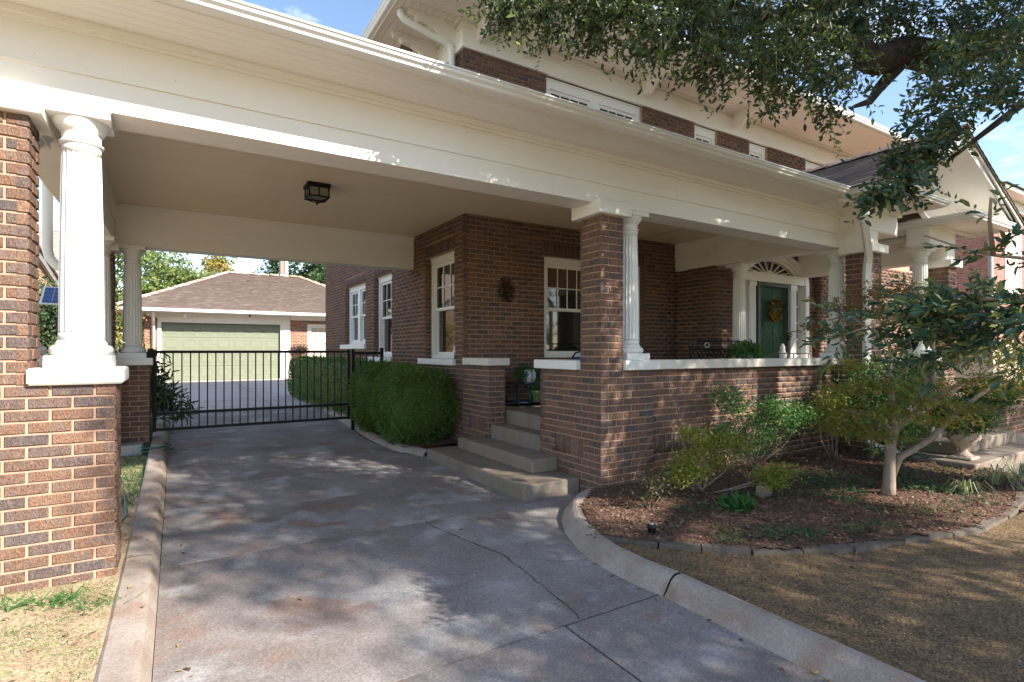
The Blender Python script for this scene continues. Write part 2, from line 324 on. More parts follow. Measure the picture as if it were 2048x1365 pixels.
class Face:
    """One brick face: origin (x,y) at its left end seen from outside, angle, length; collects brick placements."""
    def __init__(s, ox, oy, ang, length, z0, z1, holes=(), lead=0, soldiers=(), par=0, ends=(0, 0)):
        s.out = []; ca, sa = math.cos(ang), math.sin(ang)
        # a = distance along; outward normal is local -y
        n = int(round((z1-z0)/CH))
        if ang < -1 and lead == 0: lead = length % BL
        for k in range(n):
            za = z0+k*CH; zc = za+CH/2; gi = int(round((za-Z0)/CH))+par
            off = (0 if gi % 2 == 0 else -BL/2)+lead
            iv = [(0, length)]
            for (h0, h1, hz0, hz1) in list(holes)+[(q[0], q[1], q[2], q[3]) for q in soldiers]:
                if hz0-.01 < zc < hz1+.01:
                    nv = []
                    for (p, q) in iv:
                        if h1 <= p or h0 >= q: nv.append((p, q)); continue
                        if h0 > p: nv.append((p, h0))
                        if h1 < q: nv.append((h1, q))
                    iv = nv
            for (p, q) in iv:
                i = math.floor((p-off)/BL)
                while off+i*BL < q:
                    a0, a1 = max(p, off+i*BL), min(q, off+(i+1)*BL); i += 1
                    if a1-a0 > .022:
                        e0 = 0 if abs(a0-0) < 1e-6 else MO/2; e1 = 0 if abs(a1-length) < 1e-6 else MO/2
                        s.put(ox, oy, ca, sa, ang, (a0+e0+a1-e1)/2, zc, a1-a0-e0-e1, CH-MO)
        for (h0, h1, hz0, hz1) in soldiers:
            m = max(1, int(round((h1-h0)/CH))); w = (h1-h0)/m
            for i in range(m): s.put(ox, oy, ca, sa, ang, h0+w*(i+.5), (hz0+hz1)/2, w-MO, hz1-hz0-MO)
    def put(s, ox, oy, ca, sa, ang, a, z, l, h):
        j = random.uniform(-.0015, .0015)
        s.out.append((ox+ca*a-sa*j, oy+sa*a+ca*j, z+random.uniform(-.001, .001), l, h, ang))
def lay(faces, parent, limit=300, name='brick', m='brick_wall'):
    """individual bricks (nearest first, up to the limit) and the rest joined as one part"""
    P = [p for f in faces for p in f.out]
    P.sort(key=lambda p: (Vector(p[:3])-CAM).length/max(.15, p[3]))
    for p in P[:limit]:
        o = bpy.data.objects.new(name, brick_mesh(p[3], p[4])); link(o); own(o, parent)
        o.location = p[:3]; o.rotation_euler = (0, 0, p[5])
    rest = P[limit:]
    if rest:
        n = len(rest); A = np.array(rest); base = np.array([(-.5, .05, -.5), (.5, .05, -.5), (.5, .05, .5), (-.5, .05, .5), (-.5, 0, -.5), (.5, 0, -.5), (.5, 0, .5), (-.5, 0, .5)])
        V = np.repeat(base[None], n, 0); V[:, :, 0] *= A[:, 3:4]; V[:, :, 2] *= A[:, 4:5]
        c, s_ = np.cos(A[:, 5:6]), np.sin(A[:, 5:6]); X = V[:, :, 0]*c-V[:, :, 1]*s_; Y = V[:, :, 0]*s_+V[:, :, 1]*c
        V = np.stack([X+A[:, 0:1], Y+A[:, 1:2], V[:, :, 2]+A[:, 2:3]], 2).reshape(-1, 3)
        o = (np.arange(n)*8)[:, None]; F = np.concatenate([o+q for q in ([4, 5, 6, 7], [0, 1, 5, 4], [1, 2, 6, 5], [2, 3, 7, 6], [3, 0, 4, 7])])
        obj('brickwork', npmesh('brickwork', V, F, m), m, parent, kind='stuff')
def slab(mb, ox, oy, ang, length, z0, z1, thick, holes=(), inset=.009):
    """wall body behind a brick face, with rectangular openings"""
    ca, sa = math.cos(ang), math.sin(ang)
    zs = sorted({z0, z1}|{max(z0, min(z1, h[2])) for h in holes}|{max(z0, min(z1, h[3])) for h in holes})
    for za, zb in zip(zs, zs[1:]):
        if zb-za < 1e-4: continue
        iv = [(0, length)]
        for (h0, h1, a, b) in holes:
            if a < (za+zb)/2 < b:
                nv = []
                for (p, q) in iv:
                    if h1 <= p or h0 >= q: nv.append((p, q)); continue
                    if h0 > p: nv.append((p, h0))
                    if h1 < q: nv.append((h1, q))
                iv = nv
        for (p, q) in iv:
            vs = []
            for z in (za, zb):
                for (a, d) in ((p, inset), (q, inset), (q, thick), (p, thick)): vs.append((ox+ca*a-sa*d, oy+sa*a+ca*d, z))
            mb.add(vs, [(0, 3, 2, 1), (4, 5, 6, 7), (0, 1, 5, 4), (1, 2, 6, 5), (2, 3, 7, 6), (3, 0, 4, 7)])
def pier(name, x0, x1, y0, y1, z0, z1, label, faces='LFR', limit=300, group=None, parts=(), par=0):
    t = thing(name, ((x0+x1)/2, (y0+y1)/2, z0), label, 'brick pier', group)
    i = .009; b = MB().box(x0+i, x1-i, y0+i, y1-i, z0, z1); core = obj('mortar_core', b, 'mortar', t)
    F = []
    if 'F' in faces: F.append(Face(x0, y0, 0, x1-x0, z0, z1, par=par))
    if 'L' in faces: F.append(Face(x0, y1, -math.pi/2, y1-y0, z0, z1, par=par+1))
    if 'R' in faces: F.append(Face(x1, y0, math.pi/2, y1-y0, z0, z1, par=par+1))
    if 'B' in faces: F.append(Face(x1, y1, math.pi, x1-x0, z0, z1, par=par))
    return t, F

# ================================================================ SETTING: ground, drive, kerbs
def zd(y): 
    t = min(1, max(0, (y-5.2)/4.3)); return -.1+.13*t*t*(3-2*t)+max(0, min(1, (y-9.5)/14))*.07
g = MB(); g.add([(-150, -150, -.3), (200, -150, -.3), (200, 250, -.3), (-150, 250, -.3)], [(0, 1, 2, 3)]); obj('ground', g, 'far_ground', kind='structure', fix=False)
XR = [(-3, 2.40), (1, 2.41), (2.1, 2.415), (2.45, 2.39), (2.74, 2.43), (3.27, 2.60), (3.75, 2.92), (4.1, 3.3), (4.2, 3.40), (6.7, 3.40), (6.75, 2.66), (7.07, 2.51), (7.6, 2.43), (8.35, 2.41), (10.4, 2.55), (13, 2.7), (16.5, 2.75), (18.5, 3.6), (20, 5.0), (25.6, 6.5)]
XL = [(-3, -.085), (13, -.09), (16, -.5), (19, -1.2), (25.6, -1.6)]
def ip(T, y):
    for (a, b), (c, d) in zip(T, T[1:]):
        if a <= y <= c: return b+(d-b)*(y-a)/(c-a)
    return T[0][1] if y < T[0][0] else T[-1][1]
drv = MB(); ys = [-3+i*.5 for i in range(58)]
for y in ys[:-1]:
    y2 = min(25.6, y+.5)
    if y >= 25.6: break
    drv.add([(ip(XL, y)-.02, y, zd(y)-.007), (ip(XR, y)+.03, y, zd(y)-.007), (ip(XR, y2)+.03, y2, zd(y2)-.007), (ip(XL, y2)-.02, y2, zd(y2)-.007)], [(0, 1, 2, 3)])
drive = obj('driveway', drv, 'crack_dirt', kind='structure', fix=False)
def dslab(y0, y1, fx0=None, fx1=None, m='concrete_drive', zo=0):
    g = .008; b = MB(); cut = sorted({y0+g, y1-g}|{y for y, _ in XR if y0+g < y < y1-g}|{y0+(y1-y0)*k/6 for k in range(1, 6)})
    for a, c in zip(cut, cut[1:]):
        if c-a < 1e-4: continue
        q = []
        for y in (a, c):
            l = fx0(y)+g if fx0 else ip(XL, y); r = fx1(y)-g if fx1 else ip(XR, y); q.append((l, r, y, zd(y)))
        (l, r, y, z), (l2, r2, y2, z2) = q; z += zo; z2 += zo
        b.add([(l, y, z), (r, y, z), (r2, y2, z2), (l2, y2, z2), (l, y, z-.025), (r, y, z-.025), (r2, y2, z2-.025), (l2, y2, z2-.025)],
              [(0, 1, 2, 3), (4, 5, 1, 0), (7, 3, 2, 6), (0, 3, 7, 4), (1, 5, 6, 2)])
    o = obj('slab', b, m, drive, fix=False); return o
xm = lambda y: 1.69+.01*math.sin(y*3)
dslab(-3, 2.23, None, xm, zo=.002); dslab(-3, 2.23, xm, None, zo=-.001)
dslab(2.23, 4.2); dslab(4.2, 6.42, zo=.002); dslab(6.42, 9.6); dslab(9.6, 13)
xm2 = lambda y: 1.9
dslab(13, 18, None, xm2, 'concrete_back'); dslab(13, 18, xm2, None, 'concrete_back'); dslab(18, 25.6, None, xm2, 'concrete_back', -.001); dslab(18, 25.6, xm2, None, 'concrete_back', .001)
def crack(pts, w=.006, zo=.0045):
    b = MB(); P = []
    for (x0, y0), (x1, y1) in zip(pts, pts[1:]):
        k = max(2, int(math.hypot(x1-x0, y1-y0)/.04))
        for i in range(k): P.append((x0+(x1-x0)*i/k+random.uniform(-.008, .008), y0+(y1-y0)*i/k+random.uniform(-.006, .006)))
    P.append(pts[-1])
    for (x0, y0), (x1, y1) in zip(P, P[1:]):
        d = Vector((y0-y1, x1-x0)).normalized()*w*random.uniform(.4, 1); z = zd((y0+y1)/2)+zo
        b.add([(x0-d.x, y0-d.y, z), (x0+d.x, y0+d.y, z), (x1+d.x, y1+d.y, z), (x1-d.x, y1-d.y, z)], [(0, 1, 2, 3)])
    obj('crack', b, 'crack_dirt', drive, fix=False)
crack([(1.74, 4.18), (1.80, 3.75), (1.92, 3.24), (1.87, 2.7), (1.84, 2.37), (1.80, 2.24)], .005)
crack([(1.75, 4.17), (2.3, 3.95), (2.6, 3.7)], .0025); crack([(1.9, 3.2), (2.2, 2.9), (2.36, 2.85)], .002)
# worn pebbly patches where the cement skin has scaled off
def scatter_disc(c, r, n): 
    a = RNG.random(n)*6.283; q = np.sqrt(RNG.random(n))*r; return np.stack([c[0]+np.cos(a)*q, c[1]+np.sin(a)*q*.8], 1)
pp = np.concatenate([scatter_disc(c, r, n) for c, r, n in [((1.55, 3.3), .22, 240), ((1.35, 2.85), .2, 260), ((1.75, 3.75), .25, 160), ((1.0, 2.9), .3, 160), ((.7, 2.7), .35, 160), ((1.9, 3.0), .3, 120), ((.6, 3.3), .4, 120), ((2.0, 2.6), .25, 80)]])
pp = np.c_[pp, np.full(len(pp), -.099)]
leaves('exposed_aggregate', pp, np.c_[RNG.normal(size=(len(pp), 2)), np.zeros(len(pp))], np.tile([0, 0, 1.], (len(pp), 1)), RNG.uniform(.003, .009, len(pp)), .8, 'concrete_kerb', drive, fold=.2, kind='stuff')

kerbL = MB().sweep([(-.09, y, zd(y)+.1) for y in (-3, 0, 2, 4.2)], [(0, -.1), (-.012, -.07), (-.035, -.02), (-.06, -.003), (-.1, .002), (-.175, 0), (-.19, -.012), (-.19, -.15)])
kl = obj('left_kerb', kerbL, 'concrete_kerb', kind='structure')
b = MB().sweep([(-.092, y, zd(y)+.1) for y in (4.21, 6, 7, 8, 9, 10, 13.2)], [(0, -.1), (-.012, -.07), (-.035, -.02), (-.06, -.003), (-.1, .002), (-.175, 0), (-.19, -.012), (-.19, -.15)]); obj('kerb_piece', b, 'concrete_kerb', kl)
KP = [(0, -.1), (.022, -.075), (.06, -.022), (.085, -.004), (.11, .004), (.155, .002), (.168, -.012), (.17, -.12)]
def wide(k): return [(d*k, z) for d, z in KP]
kr = obj('right_kerb', MB().sweep([(2.36, -3, 0), (2.37, 1, 0), (2.375, 2.19, 0)], KP), 'concrete_kerb', kind='structure')
b = MB().sweep([(2.3745, 2.198, 0), (2.35, 2.45, 0), (2.36, 2.74, 0), (2.43, 3.05, 0), (2.56, 3.36, 0), (2.72, 3.62, 0), (2.93, 3.86, 0), (3.16, 4.04, 0), (3.36, 4.14, 0)], wide(1.03)); obj('kerb_piece', b, 'concrete_kerb', kr)
b = MB().sweep([(2.69, 6.6, .0), (2.62, 6.9, .01), (2.50, 7.1, .02), (2.43, 7.6, .03), (2.41, 8.35, .06), (2.45, 9.1, .09), (2.55, 10.4, .14)], wide(1.1)); obj('planting_kerb', b, 'concrete_kerb', kind='structure')
b = MB().sweep([(2.57, 10.5, .13), (2.7, 13, .15), (2.75, 16.5, .17)], wide(1.)); obj('back_kerb', b, 'concrete_kerb', kind='structure')

def sheet(name, poly, z, m, amp=.0, res=.12, kind='structure', bound=None):
    """bumpy ground sheet cut to a polygon by dropping cells outside it"""
    xs = [p[0] for p in poly]; ysn = [p[1] for p in poly]; nx = int((max(xs)-min(xs))/res)+1; ny = int((max(ysn)-min(ysn))/res)+1
    def inside(x, y):
        c = False; j = len(poly)-1
        for i in range(len(poly)):
            if (poly[i][1] > y) != (poly[j][1] > y) and x < (poly[j][0]-poly[i][0])*(y-poly[i][1])/(poly[j][1]-poly[i][1])+poly[i][0]: c = not c
            j = i
        return c
    X = min(xs)+np.arange(nx+1)*res; Y = min(ysn)+np.arange(ny+1)*res; id = {}; V = []; F = []
    def vid(i, j):
        if (i, j) not in id:
            x, y = X[i], Y[j]; id[(i, j)] = len(V)
            V.append((x, y, z+amp*(math.sin(x*5.1+y*2)+math.sin(y*6.3-x*3.3)+math.sin(x*11+y*9)*.5)/2))
        return id[(i, j)]
    for i in range(nx):
        for j in range(ny):
            if inside(X[i]+res/2, Y[j]+res/2): F.append((vid(i, j), vid(i+1, j), vid(i+1, j+1), vid(i, j+1)))
    b = MB(); b.v = V; b.f = F; b.sm = [True]*len(F); return obj(name, b, m, kind=kind, fix=False)
# left lawn, garden bed, gravel, walk
sheet('lawn', [(-7, -3), (-.265, -3), (-.265, 13.3), (-.8, 16), (-2, 25), (-7, 25)], -.012, 'lawn_soil', .006)
KO = [(2.44, -3), (2.45, 1), (2.46, 2.2), (2.44, 2.45), (2.47, 2.72), (2.54, 3.0), (2.68, 3.26), (2.84, 3.5), (3.05, 3.72), (3.3, 3.9)]
EDG = [(2.50, 2.96), (2.66, 2.84), (2.80, 2.63), (3.0, 2.44), (3.22, 2.22), (3.52, 2.06), (3.83, 1.9), (4.29, 1.80), (4.75, 1.68), (5.03, 1.6), (5.63, 1.63), (6.34, 1.72), (7.4, 1.95)]
sheet('garden_bed', EDG+[(7.75, 2.4), (7.75, 3.95), (3.4, 4.0)]+KO[:5:-1], .0, 'mulch_soil', .012, .06)
sheet('gravel_ground', KO[:7]+EDG[:11]+[(5.63, 1.63), (9, 1.8), (40, 1.8), (40, -6), (2.44, -6)], -.028, 'gravel_bed', .004, .1)
sheet('garden_right', [(10.2, 2.4), (30, 2.4), (30, 7), (10.2, 7)], -.02, 'mulch_soil', .01, .3)
sheet('planting_bed', [(2.62, 6.95), (2.56, 7.2), (2.53, 8), (2.56, 9), (2.7, 10.4), (2.85, 16.5), (3.46, 16.5), (3.46, 6.9)], .02, 'mulch_soil', .01, .06)
sheet('back_yard', [(6.4, 10), (6.4, 30), (30, 30), (30, 10)], .05, 'far_ground', .01, 2.)
# flat stones edging the bed: each its own piece, top face uneven
edge = thing('stone_edging', (3.5, 2.1, 0), 'curved row of flat grey stones edging the mulched garden bed', 'stone edging')
for (a, c) in zip(EDG, EDG[1:]):
    d = Vector((c[0]-a[0], c[1]-a[1])); ln = d.length; k = 1 if ln < .42 else 2; u = d/ln; w = Vector((-u.y, u.x))
    for i in range(k):
        s0, s1 = ln*i/k+.004, ln*(i+1)/k-.004; t = random.uniform(.012, .022); o_ = random.uniform(-.008, .008)
        P = [Vector(a)+u*s0-w*(.03+o_), Vector(a)+u*s1-w*(.03+o_*.5), Vector(a)+u*s1+w*random.uniform(.02, .05), Vector(a)+u*s0+w*random.uniform(.02, .05)]
        b = MB(); z = random.uniform(-.004, .006); b.add([(p.x, p.y, -.05) for p in P]+[(p.x, p.y, z+random.uniform(-.004, .004)) for p in P], [(3, 2, 1, 0), (4, 5, 6, 7), (0, 1, 5, 4), (1, 2, 6, 5), (2, 3, 7, 6), (3, 0, 4, 7)])
        obj('stone', b, 'flagstone', edge)
wk = obj('front_walk', MB().bbox(7.75, 9.9, .8, 2.395, -.12, -.055, .01), 'concrete_step', kind='structure')
obj('slab', MB().bbox(7.75, 9.9, -3, .785, -.12, -.055, .01), 'concrete_step', wk)

# ================================================================ HOUSE
HX, HY = 3.45, 6.88
house = thing('brick_house', (9, 10, 0), 'two-storey dark brick house with cream trim and deep bracketed eaves', 'house')
side_holes_z = []
def yS(y): return 15.22-y      # along-coordinate of the side face
# windows on the side wall: (y0,y1,z0,z1)
W1, W2, W3 = (7.20, 8.24, 1.185, 2.80), (9.90, 10.95, 1.185, 2.80), (11.57, 13.17, 1.46, 2.80)
sh = [(yS(w[1]), yS(w[0]), w[2], w[3]) for w in (W1, W2, W3)]
sill = [(yS(8.5), yS(7.15), 1.095, 1.185), (yS(11.34), yS(9.85), 1.095, 1.185), (yS(13.52), yS(11.5), 1.352, 1.46)]
sold = [(yS(w[1])-.03, yS(w[0])+.03, 2.8, 3.0) for w in (W1, W2, W3)]
fside = Face(HX, 15.22, -math.pi/2, 15.22-HY, Z0, Z0+CH*84, holes=sh+sill, soldiers=sold, par=1)
xF = lambda x: x-HX
FW = (4.84, 6.945, 1.20, 2.78)
UW = [(4.88, 6.92), (8.28, 8.94), (9.94, 10.55), (11.97, 12.6), (13.6, 14.6)]
fh = [(xF(FW[0]), xF(FW[1]), FW[2], FW[3])]+[(xF(a), xF(c), 4.3, 5.65) for a, c in UW]
ffront = Face(HX, HY, 0, 4.31, .53, Z0+CH*50, holes=fh, soldiers=[(xF(4.80), xF(6.98), 2.78, 2.98)])
fup = Face(HX, HY, 0, 13.5, Z0+CH*60, Z0+CH*84, holes=fh)
wall = MB(); slab(wall, HX, 15.22, -math.pi/2, 15.22-HY-.3, -.3, 5.9, .3, sh)
slab(wall, HX+.3, HY, 0, 13.2, -.2, 5.9, .3, [(h[0]-.3, h[1]-.3, h[2], h[3]) for h in fh])
wall.box(HX+.009, HX+.299, HY+.009, HY+.2999, -.3, 5.9)
wall.box(HX+.02, 17, 15.0, 15.2, -.3, 5.9); wall.box(16.8, 17, HY+.1, 15.0, -.3, 5.9)
obj('wall', wall, 'mortar', house)
# entry projection: side face x=7.76 from y 6.0 to 6.88, then the entry wall at y = 6.0
fes = Face(7.76, 6.88, -math.pi/2, .88, .53, Z0+CH*42, par=1)
arch_x0, arch_x1 = 8.30, 10.44
fe = Face(7.76, 6.0, 0, 3.3, .53, Z0+CH*48, holes=[(arch_x0-7.76, arch_x1-7.76, .5, 2.62), (arch_x0-7.76+.12, arch_x1-7.76-.12, 2.62, 2.8), (arch_x0-7.76+.3, arch_x1-7.76-.3, 2.8, 2.95), (arch_x0-7.76+.6, arch_x1-7.76-.6, 2.95, 3.05), (0, .26, 2.72, 3.3)])
fpil = Face(10.72, 5.86, 0, .42, .53, Z0+CH*48); fpil2 = Face(10.72, 6.0, -math.pi/2, .14, .53, Z0+CH*48, par=1)
fr = Face(11.14, 6.0, 0, 5.8, .53, Z0+CH*48)
ew = MB(); ew.box(7.769, 8.29, 6.009, 6.87, .2, 3.2); ew.box(10.45, 17, 6.009, 6.87, .2, 3.2); ew.box(8.29, 10.45, 6.30, 6.87, .2, 3.2); ew.box(10.729, 11.131, 5.869, 6.005, .2, 3.2)
for i in range(16):   # brick infill over the arch, following its curve
    a0, a1 = math.pi*i/16, math.pi*(i+1)/16; cx = 9.37
    xa, xb = cx-math.cos(a0)*1.08, cx-math.cos(a1)*1.08; za, zb = 2.5+math.sin(a0)*.57, 2.5+math.sin(a1)*.57
    ew.prism([(xa, za), (xb, zb), (xb, 3.22), (xa, 3.22)], 6.009, 6.29, 'y')
obj('entry_wall', ew, 'mortar', house)
vs = []
for i in range(30):   # ring of bricks fanned around the arch
    a = math.pi*(i+.5)/30; cx, cz = 9.37, 2.5; x, z = cx-math.cos(a)*1.2, cz+math.sin(a)*.70
    if z > 2.52:
        o = link(bpy.data.objects.new('brick', brick_mesh(.2, .085))); own(o, house); o.location = (x, 5.994, z); o.rotation_euler = (0, math.pi/2+(math.pi/2-a)+math.pi/2-math.pi/2, 0)
        o.rotation_euler = (0, -(math.pi-a) if False else a-math.pi, 0)
rev = [Face(HX+.001, w[1]-.008, 0, .088, w[2]-.0165, w[3]) for w in (W1, W2, W3)]+[Face(6.937, HY+.07, -math.pi/2, .069, 1.20-.015, 2.78)]
lay([ffront, fside, fup, fes, fe, fpil, fpil2, fr]+rev, house, 270)

def window(parent, x0, x1, z0, z1, y, cols, rows, fw=.09, sash=.045, glass='window_glass', label=None, ang=0, ox=0, oy=0, meet=.5, blind=False, mull=None, hd=.115):
    """double-hung window in a frame; local x along the wall, y depth; placed by ang, ox, oy. Parts: frame (> pane, muntin, sash)"""
    ca, sa = math.cos(ang), math.sin(ang)
    def T(b): b.v = [(ox+ca*p[0]-sa*p[1], oy+sa*p[0]+ca*p[1], p[2]) for p in b.v]; return b
    b = MB(); b.bbox(x0, x1, y, y+.12, z1-hd, z1, .004); b.bbox(x0, x1, y, y+.12, z0, z0+.06, .004)
    b.bbox(x0, x0+fw, y+.001, y+.119, z0+.055, z1-hd+.005, .004); b.bbox(x1-fw, x1, y+.001, y+.119, z0+.055, z1-hd+.005, .004)
    b.box(x0+.02, x1-.02, y-.018, y, z1-.025, z1-.002)
    b.box(x0+fw-.001, x0+fw+.018, y+.03, y+.11, z0+.055, z1-hd+.005); b.box(x1-fw-.018, x1-fw+.001, y+.03, y+.11, z0+.055, z1-hd+.005)
    bays = [(x0+fw, x1-fw)]
    if mull: b.bbox(mull-.09, mull+.09, y+.002, y+.118, z0+.055, z1-hd+.005, .004); bays = [(x0+fw, mull-.09), (mull+.09, x1-fw)]
    f = obj('window', T(b), 'white_paint', parent, label=label)
    for (a, c) in bays:
        zm = z0+.06+(z1-z0-.055-hd)*meet; s = MB()
        for (za, zb, dy) in ((zm-.02, z1-hd, .035), (z0+.06, zm+.02, .07)):
            s.box(a, c, y+dy, y+dy+.03, za, za+sash); s.box(a, c, y+dy, y+dy+.03, zb-sash, zb)
            s.box(a, a+sash, y+dy+.001, y+dy+.029, za+sash, zb-sash); s.box(c-sash, c, y+dy+.001, y+dy+.029, za+sash, zb-sash)
        za, zb = zm-.02+sash, z1-hd-sash
        for i in range(1, cols): x = a+sash+(c-a-2*sash)*i/cols; s.box(x-.008, x+.008, y+.037, y+.058, za, zb)
        for i in range(1, rows): z = za+(zb-za)*i/rows; s.box(a+sash, c-sash, y+.039, y+.056, z-.008, z+.008)
        obj('sash', T(s), 'white_paint', f)
        for (pz0, pz1, dy) in ((za, zb, .05), (z0+.06+sash, zm+.02-sash, .085)):
            obj('pane', T(MB().box(a+sash-.005, c-sash+.005, y+dy, y+dy+.004, pz0-.003, pz1+.003)), glass, f)
        if blind: obj('blind', T(MB().box(a+sash, c-sash, y+.044, y+.0485, zb-(zb-za)*.48, zb)), 'bamboo_blind', f)
    return f
def wside(w, **k):
    window(house, 15.22-w[1]-(15.22), 15.22-w[0]-(15.22), w[2], w[3], .09, ang=-math.pi/2, ox=HX, oy=0, **k)
wside(W1, cols=3, rows=2, label='tall double-hung window beside the porch corner, reflecting the neighbour')
wside(W2, cols=3, rows=2); wside(W3, cols=2, rows=2, mull=-12.37)
for (a, c, z0, z1) in ((7.15, 8.5, 1.095, 1.185), (9.85, 11.34, 1.095, 1.185), (11.5, 13.52, 1.352, 1.455)):
    obj('window_sill', MB().bbox(HX-.045, HX+.09, a, c, z0, z1, .005), 'white_paint', house)
window(house, 4.84, 6.945, 1.20, 2.78, HY+.07, 4, 2, blind=True, mull=5.89, glass='window_glass')
for a, c in UW[:4]:
    window(house, a, c, 4.32, 5.57, HY+.05, 4 if c-a > 1 else 2, 2, fw=.10, mull=(a+c)/2 if c-a > 1 else None, glass='window_glass', hd=.15)
obj('interior', MB().box(HX+.32, 16.7, HY+.31, 14.9, .2, .25), 'dark_frame', house)
# upper cornice: frieze, soffit boards, gutter, brackets
fz = MB(); fz.box(HX-.035, 17, HY-.035, HY+.02, 5.585, 5.86); fz.box(HX-.05, 17, HY-.055, HY, 5.86, 5.89); fz.box(HX-.02, 17, HY-.02, HY+.02, 5.89, 6.0)
fz.box(HX-.035, HX+.02, HY+.02, 15.2, 5.585, 5.86); fz.box(HX-.055, HX, HY+.001, 15.2, 5.861, 5.891); fz.box(HX-.02, HX+.02, HY+.021, 15.2, 5.891, 5.999)
fz.box(HX-.06, 17, HY-.08, HY-.02, 5.955, 5.999); fz.box(HX-.08, HX-.02, HY-.02, 15.2, 5.955, 5.998)
obj('frieze', fz, 'cream_paint', house)
for i in range(11):
    y = 5.83+i*.0965; obj('soffit_board', MB().box(2.52+max(0, .0), 17.2, y, y+.092, 6.0, 6.015), 'cream_paint', house)
for i in range(9):
    x = 2.52+i*.103; obj('soffit_board', MB().box(x, x+.098, 6.895, 15.9, 6.0, 6.0145), 'cream_paint', house)
obj('soffit_back', MB().box(2.5, 17.2, 5.82, 15.9, 6.016, 6.03), 'cream_paint', house)
GP = [(-.04, 0), (.045, 0), (.06, .012), (.065, .03), (.085, .05), (.09, .075), (.10, .08), (.10, .095), (.085, .098), (.085, .088), (-.04, .088)]
gu = MB().sweep([(2.495, 16, 6.008), (2.495, 5.795, 6.008), (17.3, 5.795, 6.008)], [(max(d, 0), z) for d, z in GP], closed=True); obj('upper_gutter', gu, 'gutter_metal', house)
fa = MB(); fa.box(2.50, 2.518, 5.80, 16, 5.985, 6.1); fa.box(2.518, 17.3, 5.80, 5.828, 5.984, 6.1); obj('fascia', fa, 'cream_paint', house)
rf = MB(); rf.add([(2.44, 5.74, 6.108), (17.4, 5.74, 6.108), (12, 11, 8.4), (8, 11, 8.4), (2.44, 16.2, 6.108), (17.4, 16.2, 6.108)], [(0, 1, 2, 3), (0, 3, 4), (1, 5, 2), (3, 2, 5, 4)]); obj('roof', rf, 'dark_shingle', house)
def bracket(p, along):
    """scrolled eave bracket: profile in the plane of `along` ('y' projects to -y, 'x' projects to -x)"""
    prof = [(0, 0), (.68, 0), (.68, -.05), (.60, -.06), (.55, -.10), (.42, -.11), (.30, -.16), (.20, -.26), (.14, -.28), (.09, -.26), (0, -.29)]
    b = MB()
    for w, q in ((.05, 1.), (.035, 1.0)):
        pr = prof if w == .05 else [(d*1.02, z-.012 if z < -.04 else z) for d, z in prof]
        if along == 'y': b.prism([(p[1]-d, p[2]+z) for d, z in pr], p[0]-w, p[0]+w, 'x')
        else: b.prism([(p[0]-d, p[2]+z) for d, z in pr], p[1]-w, p[1]+w, 'y')
    t = (.075, .7)
    if along == 'y': b.box(p[0]-.075, p[0]+.075, p[1]-.72, p[1], p[2]-.03, p[2]-.002)
    else: b.box(p[0]-.72, p[0], p[1]-.075, p[1]+.075, p[2]-.03, p[2]-.002)
    obj('bracket', b, 'cream_paint', house)
for x in (3.69, 4.45, 6.9, 9.4): bracket((x, HY-.035, 5.999), 'y')
for y in (7.12, 7.74, 9.8): bracket((HX-.035, y, 5.999), 'x')
v = MB(); v.bbox(2.90, 3.16, 7.84, 8.06, 5.985, 5.999, .002); vt = obj('soffit_vent', v, 'cream_paint', house)
for i in range(8): obj('slot', MB().box(2.925, 3.135, 7.86+i*.0245, 7.874+i*.0245, 5.982, 5.984), 'dark_frame', vt)
b = MB().tube([(2.62, 7.15, 6.0), (2.62, 7.15, 5.93), (2.66, 7.15, 5.88), (3.28, 7.12, 5.72), (3.35, 7.11, 5.68), (3.375, 7.11, 5.6), (3.375, 7.11, 4.2)], .047, 12); obj('upper_downspout', b, 'white_paint', house)

# ---------------- porch and carport roof (part of the house)
BX0, BXI, BX1, BY0, BY1, BZ, SZ, CZ = -.95, -.68, 7.72, 3.98, 4.27, 2.72, 3.20, 3.245
BKY = 8.78
bm_ = MB(); bm_.box(BX0, BX1, BY0, BY1, BZ, SZ+.1); obj('front_beam', bm_, 'cream_paint', house)
tr = MB(); tr.box(BX0-.012, BX1-.002, BY0-.014, BY0-.001, 2.905, 2.918); tr.box(BX0-.01, BX1-.002, BY0-.009, BY0-.001, 2.918, SZ-.002); tr.box(BX0, BX1-.03, BY0-.05, BY0-.009, SZ-.045, SZ-.001); tr.box(BX0, BX1-.03, BY0-.028, BY0-.009, SZ-.068, SZ-.045)
for x_ in (.62, 2.9, 5.4): tr.box(x_, x_+.006, BY0-.0025, BY0-.0005, BZ+.004, 2.903); tr.box(x_-.9, x_-.893, BY0-.011, BY0-.0091, 2.922, 3.13)
for k_ in range(26): q_ = -.8+k_*.32+random.uniform(-.08, .08); z_ = random.choice((BZ+.05, 2.86, 2.95, 3.08)); tr.box(q_, q_+.012, BY0-(.003 if z_ < 2.9 else .011), BY0-(.0005 if z_ < 2.9 else .0091), z_, z_+.008)
tr.box(BXI+.02, BX1, BY1+.001, BY1+.02, BZ+.012, BZ+.03); obj('beam_moulding', tr, 'cream_paint', house)
b = MB(); b.box(BX0, BXI, BY1+.001, BKY+.28, BZ, SZ+.1); obj('side_beam', b, 'cream_paint', house)
b = MB(); b.box(BXI+.001, BXI+.012, BY1+.02, BKY, 2.985, CZ-.001); b.box(BXI+.012, BXI+.035, BY1+.02, BKY, CZ-.03, CZ-.002); b.box(BX0-.012, BX0-.001, BY0, BKY+.28, 2.905, SZ); obj('side_beam_moulding', b, 'cream_paint', house)
